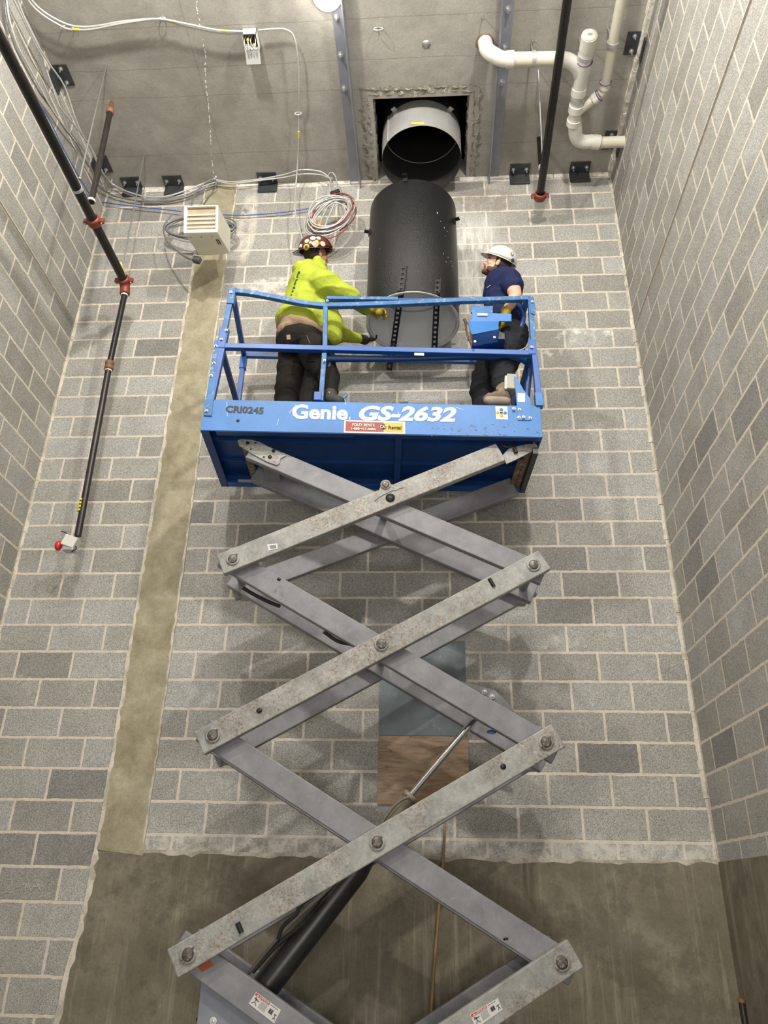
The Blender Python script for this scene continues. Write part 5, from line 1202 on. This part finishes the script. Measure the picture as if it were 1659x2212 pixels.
# ---------------------------------------------------------------- left worker, lime hoodie
P1 = thing('person', Tp(660, 868, .25), 'person in lime hoodie and sticker covered maroon hard hat reaching to the duct', 'person')
def T_(u, v, t): return Tp(u, v, t)
hc = T_(684, 553, .27)
M1 = frame(EX * .78 + EY * .50 + EZ * .25, EZ - EY * .35)
hs = .92
neck = T_(676, 580, .27); chest = T_(668, 622, .26); belly = T_(658, 678, .26); pelvis = T_(652, 735, .26)
shn = T_(702, 612, .10); shf = T_(668, 606, .44)
wn = Zp(796, 668, 4.12 + H); fn = Zp(822, 670, 4.14 + H)
eln = T_(758, 640, .16)
wf = Zp(776, 731, 4.10 + H) ; elf = T_(733, 722, .55)
ff = Zp(800, 738, 4.14 + H)
hip_n = T_(682, 760, .16); hip_f = T_(640, 760, .36)
kn_f = T_(626, 815, .36); an_f = T_(612, 940, .36)
kn_n = T_(708, 812, .16); an_n = T_(714, 850, .10)
bd = MB(); Ph = head_blob(bd, hc, M1, hs)
bd.cap(hc + M1 @ V((-.03, 0, -.1)), .052, chest, .09); bd.cap(chest, .12, pelvis, .13)
bd.cap(shn, .05, eln, .04); bd.cap(eln, .04, wn, .027); bd.cap(shf, .05, elf, .04); bd.cap(elf, .04, wf, .027); bd.cap(chest, .1, shn, .05); bd.cap(chest, .1, shf, .05)
bd.cap(hip_n, .08, kn_n, .055); bd.cap(kn_n, .055, an_n, .04); bd.cap(hip_f, .08, kn_f, .055); bd.cap(kn_f, .055, an_f, .04); bd.cap(pelvis, .11, hip_n, .08); bd.cap(pelvis, .11, hip_f, .08)
sdn = (fn - wn).normalized()

body1 = bake_union(bd, 'body', m_skin1, P1, .0065, 3)
face_bits(Ph, M1, body1, hs)
# hoodie
hd_ = MB()
hd_.ball(T_(670, 622, .26), .165, .215, .17, frame(EX, EZ), 22, 14)
hd_.cap(T_(668, 635, .26), .175, T_(654, 700, .26), .185, 20); hd_.ball(T_(655, 698, .26), .215, .205, .14, frame(EX, EZ), 20, 12)
hd_.ball(T_(690, 690, .28), .16, .17, .2, frame(EX, EZ), 18, 12)
hd_.cap(T_(710, 690, .22), .10, T_(718, 722, .22), .085, 16)
hd_.cap(chest + EZ * .03, .13, shn, .105, 16); hd_.cap(chest + EZ * .03, .13, shf, .095, 16)
hd_.cap(shn, .108, T_(730, 628, .12), .088, 16); hd_.cap(T_(730, 628, .12), .088, eln + EX * .01, .068, 16); hd_.cap(eln, .070, wn - sdn * .02, .048, 16)
hd_.cap(shf, .095, elf, .068, 16); hd_.cap(elf, .068, wf - (ff - wf).normalized() * .01, .044, 16)
hd_.cap(T_(722, 712, .50), .075, elf, .066, 14)
# bunched hood round the neck
hd_.cap(T_(664, 584, .27), .085, T_(690, 588, .22), .072, 16); hd_.ball(T_(656, 592, .27), .10, .125, .075, frame(EX * .8 - EZ * .7, EZ), 18, 12)
for k in range(9):
    a = -1.0 + k * .5; hd_.ball(T_(676, 577, .27) + EX * (.075 * math.cos(a)) + EY * (.095 * math.sin(a)) + EZ * (-.02 * math.cos(a) ) , .042, n=12, m=8)
hood = bake_union(hd_, 'hoodie', m_hood, P1, .009, 5, .013, .2)
# trousers
tr = MB()
tr.ball(T_(652, 742, .26), .195, .19, .13, frame(EX, EZ), 20, 12)
tr.ball(T_(636, 745, .26), .13, .17, .13, frame(EX, EZ), 18, 12)
tr.cap(hip_n, .135, T_(694, 790, .16), .115, 18); tr.cap(T_(694, 790, .16), .115, kn_n, .088, 18); tr.cap(kn_n, .085, an_n, .055, 16)
tr.cap(hip_f, .135, kn_f, .105, 18); tr.cap(kn_f, .105, an_f, .085, 18)
tr.cap(T_(690, 795, .22), .10, T_(672, 850, .26), .085, 16); tr.cap(T_(672, 850, .26), .085, T_(662, 935, .26), .08, 16)
trs = bake_union(tr, 'trousers', m_trs1, P1, .009, 4, .009, .2)
sh = MB(); sh.ball(T_(652, 722, .26), .208, .198, .075, frame(EX * .96 - EZ * .28, EZ), 24, 14); sh.ball(T_(630, 728, .26), .12, .17, .07, frame(EX, EZ), 18, 12)
bake_union(sh, 'shirt_hem', m_tan_sh, P1, .009, 3, .008, .1)
# gloves
g1 = MB(); hand_blob(g1, wn, sdn, V((-.2, .1, -1)), 1, 1.02, .72); g1.ball(wn + sdn * .085 + V((0, 0, -.022)), .034); g1.cap(wn - sdn * .03, .036, wn + sdn * .03, .034); bake_union(g1, 'glove', m_glv_y, P1, .0055, 2)
g2 = MB(); hand_blob(g2, wf, (ff - wf).normalized(), V((.1, -.2, 1)), -1, 1.22, .55); g2.cap(wf, .038, wf.lerp(ff, .5), .040); bake_union(g2, 'glove', m_glv_b, P1, .0055, 2)
kb = MB()
for k in range(3): kb.ball(wf.lerp(ff, .55 + k * .2) + V((.0, -.03, -.012 * k)), .022, .012, .008, frame(EX, EZ), 10, 6)
kb.build('glove_knuckle_pad', m_glv_y, P1)
# pocket label, cargo pocket, boot
bvt = BVHTree.FromPolygons([v.co for v in trs.data.vertices], [p.vertices for p in trs.data.polygons]); rl = root_loc(P1)
q = [cast(bvt, rl, u, v, .004)[0] for u, v in ((619, 724), (627, 723), (628, 733), (620, 734))]
if all(q): MB().prism(q, ray(620, 728).normalized() * .003).build('pocket_label', mat('label_tan', (.36, .23, .14), .8, bstr=0), P1)
seam = [cast(bvt, rl, u, v, .003)[0] for u, v in ((661, 777), (668, 779), (676, 780), (684, 781))]
if all(seam): MB().tube(seam, .0035, 5).build('pocket_seam', m_blk, P1)
seam = [cast(bvt, rl, u, v, .002)[0] for u, v in ((663, 725), (668, 738), (674, 747), (680, 730))]
if all(seam): MB().tube(seam[:3], .002, 4).build('pocket_seam', mat('stitch', (.16, .13, .12), .8, bstr=0), P1)
bt = MB(); bt.cap(an_n, .052, T_(716, 860, .06), .045); bt.cap(T_(714, 862, .06), .045, T_(734, 868, .04), .038)
bake_union(bt, 'boot', m_glv_b, P1, .008, 3)
# print on the back of the hoodie
bvh = BVHTree.FromPolygons([v.co for v in hood.data.vertices], [p.vertices for p in hood.data.polygons])
random.seed(12)
for i in range(16):
    f_ = i / 15; u = 643 - 16 * f_; v = 588 + 50 * f_
    a, n_ = cast(bvh, rl, u + 1.5, v, .003); b_, _ = cast(bvh, rl, u + random.uniform(3.5, 7), v + random.uniform(-2.5, 1), .003)
    if a is not None and b_ is not None and i % 5 != 4: MB().bar(a, b_, .003, .010, n_).build('back_print', mat('print_green', (.02, .07, .03), .8, bstr=0), hood)
# hard hat worn with the peak to the back
HM = frame(-(EX * .86 + EY * .30) - EZ * .30, EZ * 1 - EY * .62 - EX * .22)
hcn = hc + M1 @ V((-.008, 0, .046)); hat = dome(hcn, HM, .142, .118, .118, s=1.0).build('hard_hat', m_helm1, P1)
HSC = 1.0
def hd2(u, v, r, m_, nm='hat_sticker', par=None):
    # find the point of the dome under that direction
    rr = ray(u, v).normalized(); o_ = HM.transposed() @ (CAM - hcn); d_ = HM.transposed() @ rr; R3 = V((.142, .118, .118)) * HSC
    A = sum((d_[i] / R3[i]) ** 2 for i in range(3)); B = 2 * sum(o_[i] * d_[i] / R3[i] ** 2 for i in range(3)); Cc = sum((o_[i] / R3[i]) ** 2 for i in range(3)) - 1
    dd = B * B - 4 * A * Cc
    if dd < 0: return
    q = o_ + d_ * ((-B - math.sqrt(dd)) / (2 * A)); az = math.atan2(q.y / R3.y, q.x / R3.x); el = math.asin(max(-1, min(1, q.z / R3.z)))
    return dome_disc(hcn, HM, *R3, az, el, r, m_, nm, par or hat, off=.005 if nm == 'hat_sticker' else .0075)
sy_ = mat('sticker_sun', (.65, .45, .02), .5, bstr=0); sc_r = mat('sticker_cream', (.55, .45, .34), .5, bstr=0); so = mat('sticker_orange', (.82, .30, .04), .5, bstr=0); sg = mat('sticker_green', (.50, .60, .10), .5, bstr=0); sb = mat('sticker_lightblue', (.15, .38, .70), .5, bstr=0)
hd2(662, 534, .026, sy_); hd2(662, 534, .013, m_dblk, 'sticker_mark'); hd2(663, 521, .019, sc_r); hd2(681, 527, .026, so); hd2(678, 527, .014, m_dwhite, 'sticker_mark'); hd2(684, 522, .012, sg, 'sticker_mark'); hd2(681, 534, .009, sb, 'sticker_mark')
hd2(697, 527, .022, sc_r); hd2(697, 527, .010, sg, 'sticker_mark'); hd2(676, 515, .022, m_dwhite); hd2(688, 515, .018, m_dwhite); hd2(650, 532, .018, m_dwhite); hd2(650, 536, .01, m_dblk, 'sticker_mark')
hr = MB(); hr.ball(hc + M1 @ V((-.03, 0, .01)), .082, .078, .075, M1, 18, 12); bake_union(hr, 'hair', m_hair, P1, .008, 2)

# ---------------------------------------------------------------- right worker, navy tee
P2 = thing('person', Tp(1085, 868, .3), 'bearded person in navy tee shirt and white hard hat looking up at the duct', 'person')
hs2 = .93
hc2 = T_(1074, 572, .26); M2 = frame(-EX * .88 - EY * .05 + EZ * .40, EZ + EX * .45 - EY * .45)
chest2 = T_(1087, 618, .28); belly2 = T_(1086, 672, .30); pelvis2 = T_(1094, 728, .30)
sn = T_(1101, 597, .14); sf = T_(1070, 612, .42); en = T_(1114, 640, .08); wr = T_(1093, 671, .10); wend = T_(1089, 690, .12)
hn_ = T_(1104, 735, .20); hf_ = T_(1078, 740, .40); kn2 = T_(1085, 800, .14); an2 = T_(1088, 850, .10); kf2 = T_(1048, 815, .34); af2 = T_(1047, 935, .30)
ef = T_(1052, 660, .46); wf2 = T_(1032, 700, .48)
bd = MB(); Ph2 = head_blob(bd, hc2, M2, hs2)
bd.cap(hc2 + M2 @ V((-.035, 0, -.11)), .054, chest2 + EZ * .10, .07); bd.cap(chest2, .11, pelvis2, .11)
bd.cap(chest2 + EZ * .05, .09, sn, .06); bd.cap(chest2 + EZ * .05, .09, sf, .06)
bd.cap(sn, .064, sn.lerp(en, .5), .061); bd.cap(sn.lerp(en, .5), .061, en, .047); bd.cap(en, .048, en.lerp(wr, .35), .049); bd.cap(en.lerp(wr, .35), .049, wr, .030); bd.cap(sf, .06, ef, .045); bd.cap(ef, .045, wf2, .028)

hand_blob(bd, wf2, T_(1028, 725, .48) - wf2, V((1, 0, 0)), 1, .95, .6)
bd.cap(pelvis2, .1, hn_, .08); bd.cap(pelvis2, .1, hf_, .08); bd.cap(hn_, .08, kn2, .055); bd.cap(kn2, .055, an2, .04); bd.cap(hf_, .08, kf2, .055); bd.cap(kf2, .055, af2, .04)
body2 = bake_union(bd, 'body', m_skin2, P2, .0065, 3)
face_bits(Ph2, M2, body2, hs2)
# beard
be = MB()
def B2(x, y, z, a, b, d_): be.ball(Ph2(x, y, z), a * hs2, b * hs2, d_ * hs2, M2, 16, 10)
B2(.056, 0, -.092, .040, .044, .026); B2(.080, 0, -.098, .022, .026, .020)
for y in (-1, 1): B2(.022, y * .054, -.074, .046, .016, .026); B2(-.004, y * .066, -.042, .018, .010, .034)
for y in (-1, 1): be.cap(Ph2(.098, y * .004, -.047), .0055 * hs2, Ph2(.084, y * .026, -.058), .0055 * hs2, 8); be.cap(Ph2(.084, y * .026, -.058), .006 * hs2, Ph2(.078, y * .026, -.085), .008 * hs2, 8)
bake_union(be, 'beard', m_beard, body2, .0045, 2)
hr = MB(); hr.ball(hc2 + M2 @ V((-.032, 0, .012)), .080, .076, .072, M2, 18, 12)
for y in (-1, 1): hr.cap(Ph2(.010, y * .071, .03), .012, Ph2(.006, y * .071, -.012), .008, 8)
bake_union(hr, 'hair', m_hair, body2, .007, 2)
te = MB()
te.ball(chest2 - EZ * .03, .150, .185, .15, frame(EX, EZ), 20, 12); te.cap(chest2, .15, belly2, .145, 18); te.cap(belly2, .145, T_(1093, 712, .30), .15, 18)
te.cap(chest2 + EZ * .03, .10, sn - EZ * .015, .075, 16); te.cap(chest2 + EZ * .04, .105, sf, .075, 16); te.cap(sn - EZ * .015, .078, sn.lerp(en, .50), .082, 16); te.cap(sf, .085, sf.lerp(ef, .5), .075, 16)
te.cap(hc2 + M2 @ V((-.048, 0, -.165)), .062, chest2 + EZ * .04, .11, 14)
tee = bake_union(te, 'tee_shirt', m_tee, P2, .008, 4, .010, .14)
t2 = MB(); t2.ball(T_(1095, 728, .30), .17, .175, .12, frame(EX, EZ), 18, 12)
t2.cap(hn_, .12, kn2, .095, 18); t2.cap(kn2, .095, T_(1088, 838, .12), .078, 16); t2.cap(hf_, .12, kf2, .098, 18); t2.cap(kf2, .098, T_(1040, 850, .32), .085, 16); t2.cap(T_(1040, 850, .32), .085, T_(1046, 930, .3), .07, 16)
bake_union(t2, 'trousers', m_trs2, P2, .009, 4, .014, .14)
g3 = MB(); hand_blob(g3, wr.lerp(wend, .4), (wend - wr), V((-1, 0, .1)), 1, 1.12, .8); g3.cap(wr.lerp(wend, .1), .040, wr.lerp(wend, .6), .038); bake_union(g3, 'glove', m_glv_y, P2, .0055, 2)
bt = MB(); bt.cap(T_(1087, 838, .10), .055, T_(1086, 856, .07), .05); bt.cap(T_(1088, 858, .06), .048, T_(1058, 861, .02), .040); bt.cap(T_(1058, 861, .02), .040, T_(1054, 862, .02), .036)
bake_union(bt, 'boot', m_boot, P2, .007, 3, .006, .05)
so_ = MB(); so_.cap(T_(1092, 868, .05), .036, T_(1060, 866, .005), .034); so_.cap(T_(1060, 866, .005), .034, T_(1054, 865, .005), .030); sob = bake_union(so_, 'boot_sole', m_sole, P2, .007, 2)
HM2 = frame(M2 @ V((1, 0, .0)), M2 @ V((0, 0, 1)) - EY * .15); hcn2 = hc2 + M2 @ V((-.014, 0, .052))
hat2 = dome(hcn2, HM2, .142, .116, .118, s=.89).build('hard_hat', m_helm2, P2)
HMs, hcs, hats = HM, hcn, hat
HM, hcn, hat = HM2, hcn2, hat2; HSC = .89
hd2(1107, 563, .018, mat('sticker_navy', (.02, .05, .22), .4, bstr=0)); hd2(1106, 549, .016, mat('sticker_grey', (.22, .20, .17), .5, bstr=0)); hd2(1106, 549, .008, m_dwhite, 'sticker_mark')
# shirt print
bvh = BVHTree.FromPolygons([v.co for v in tee.data.vertices], [p.vertices for p in tee.data.polygons]); rl2 = root_loc(P2)
q = [cast(bvh, rl2, u, v, .003)[0] for u, v in ((1053, 622), (1057, 619), (1060, 616))]
if all(q): MB().tube(q, .004, 5).build('chest_print', m_dwhite, tee)
# ================================================================ light, camera
def point(name, loc, power, rad, col=(1, .955, .88)):
    l = bpy.data.lights.new(name, 'POINT'); l.energy = power; l.shadow_soft_size = rad; l.color = col
    o = bpy.data.objects.new(name, l); C.objects.link(o); o.location = loc; return o
point('lamp_light', (lp.x, lp.y - .0, ZC - .16), 9, .09)
point('bay_light', (-1.5, 1.6, 5.45 + H), 370, .07)
point('work_light', (.85, .9, 5.35 + H), 520, .08)
def area(name, loc, tgt, power, sx, sy, col=(1, .97, .92)):
    l = bpy.data.lights.new(name, 'AREA'); l.shape = 'RECTANGLE'; l.size = sx; l.size_y = sy; l.energy = power; l.color = col
    o = bpy.data.objects.new(name, l); C.objects.link(o); o.location = loc; o.rotation_euler = (V(tgt) - V(loc)).to_track_quat('-Z', 'Y').to_euler(); return o
area('fill_light', (-.4, -2.6, 5.2 + H), (-.3, 5.0, 3.6 + H), 140, 2.4, 1.2)  # unseen area light added behind the camera as soft fill
area('low_fill_light', (0, -1.6, -.5 + H), (-.1, 5.0, 4.0 + H), 125, 2.4, 1.2)  # unseen low fill added to brighten the inside of the duct
w = bpy.data.worlds.new('world'); bpy.context.scene.world = w; w.use_nodes = True
w.node_tree.nodes['Background'].inputs[0].default_value = (1, .97, .92, 1); w.node_tree.nodes['Background'].inputs[1].default_value = .22
cam = bpy.data.cameras.new('camera'); cam.sensor_fit = 'VERTICAL'; cam.sensor_height = 24; cam.lens = F / 2212 * 24; cam.clip_start = .05
co = bpy.data.objects.new('camera', cam); C.objects.link(co)
f0 = ray(829.5, 1106); rt = (ray(829.5 + F, 1106) - f0).normalized(); upv = (f0 - ray(829.5, 1106 + F)).normalized(); fw = f0.normalized()
M = Matrix((rt, upv, -fw)).transposed().to_4x4(); M.translation = CAM; co.matrix_world = M
sc0 = bpy.context.scene; sc0.camera = co
vs_ = sc0.view_settings; sc0.display_settings.display_device = 'sRGB'; vs_.view_transform = 'Standard'; vs_.look = 'None'; vs_.gamma = 1; vs_.use_curve_mapping = False; vs_.exposure = -.12
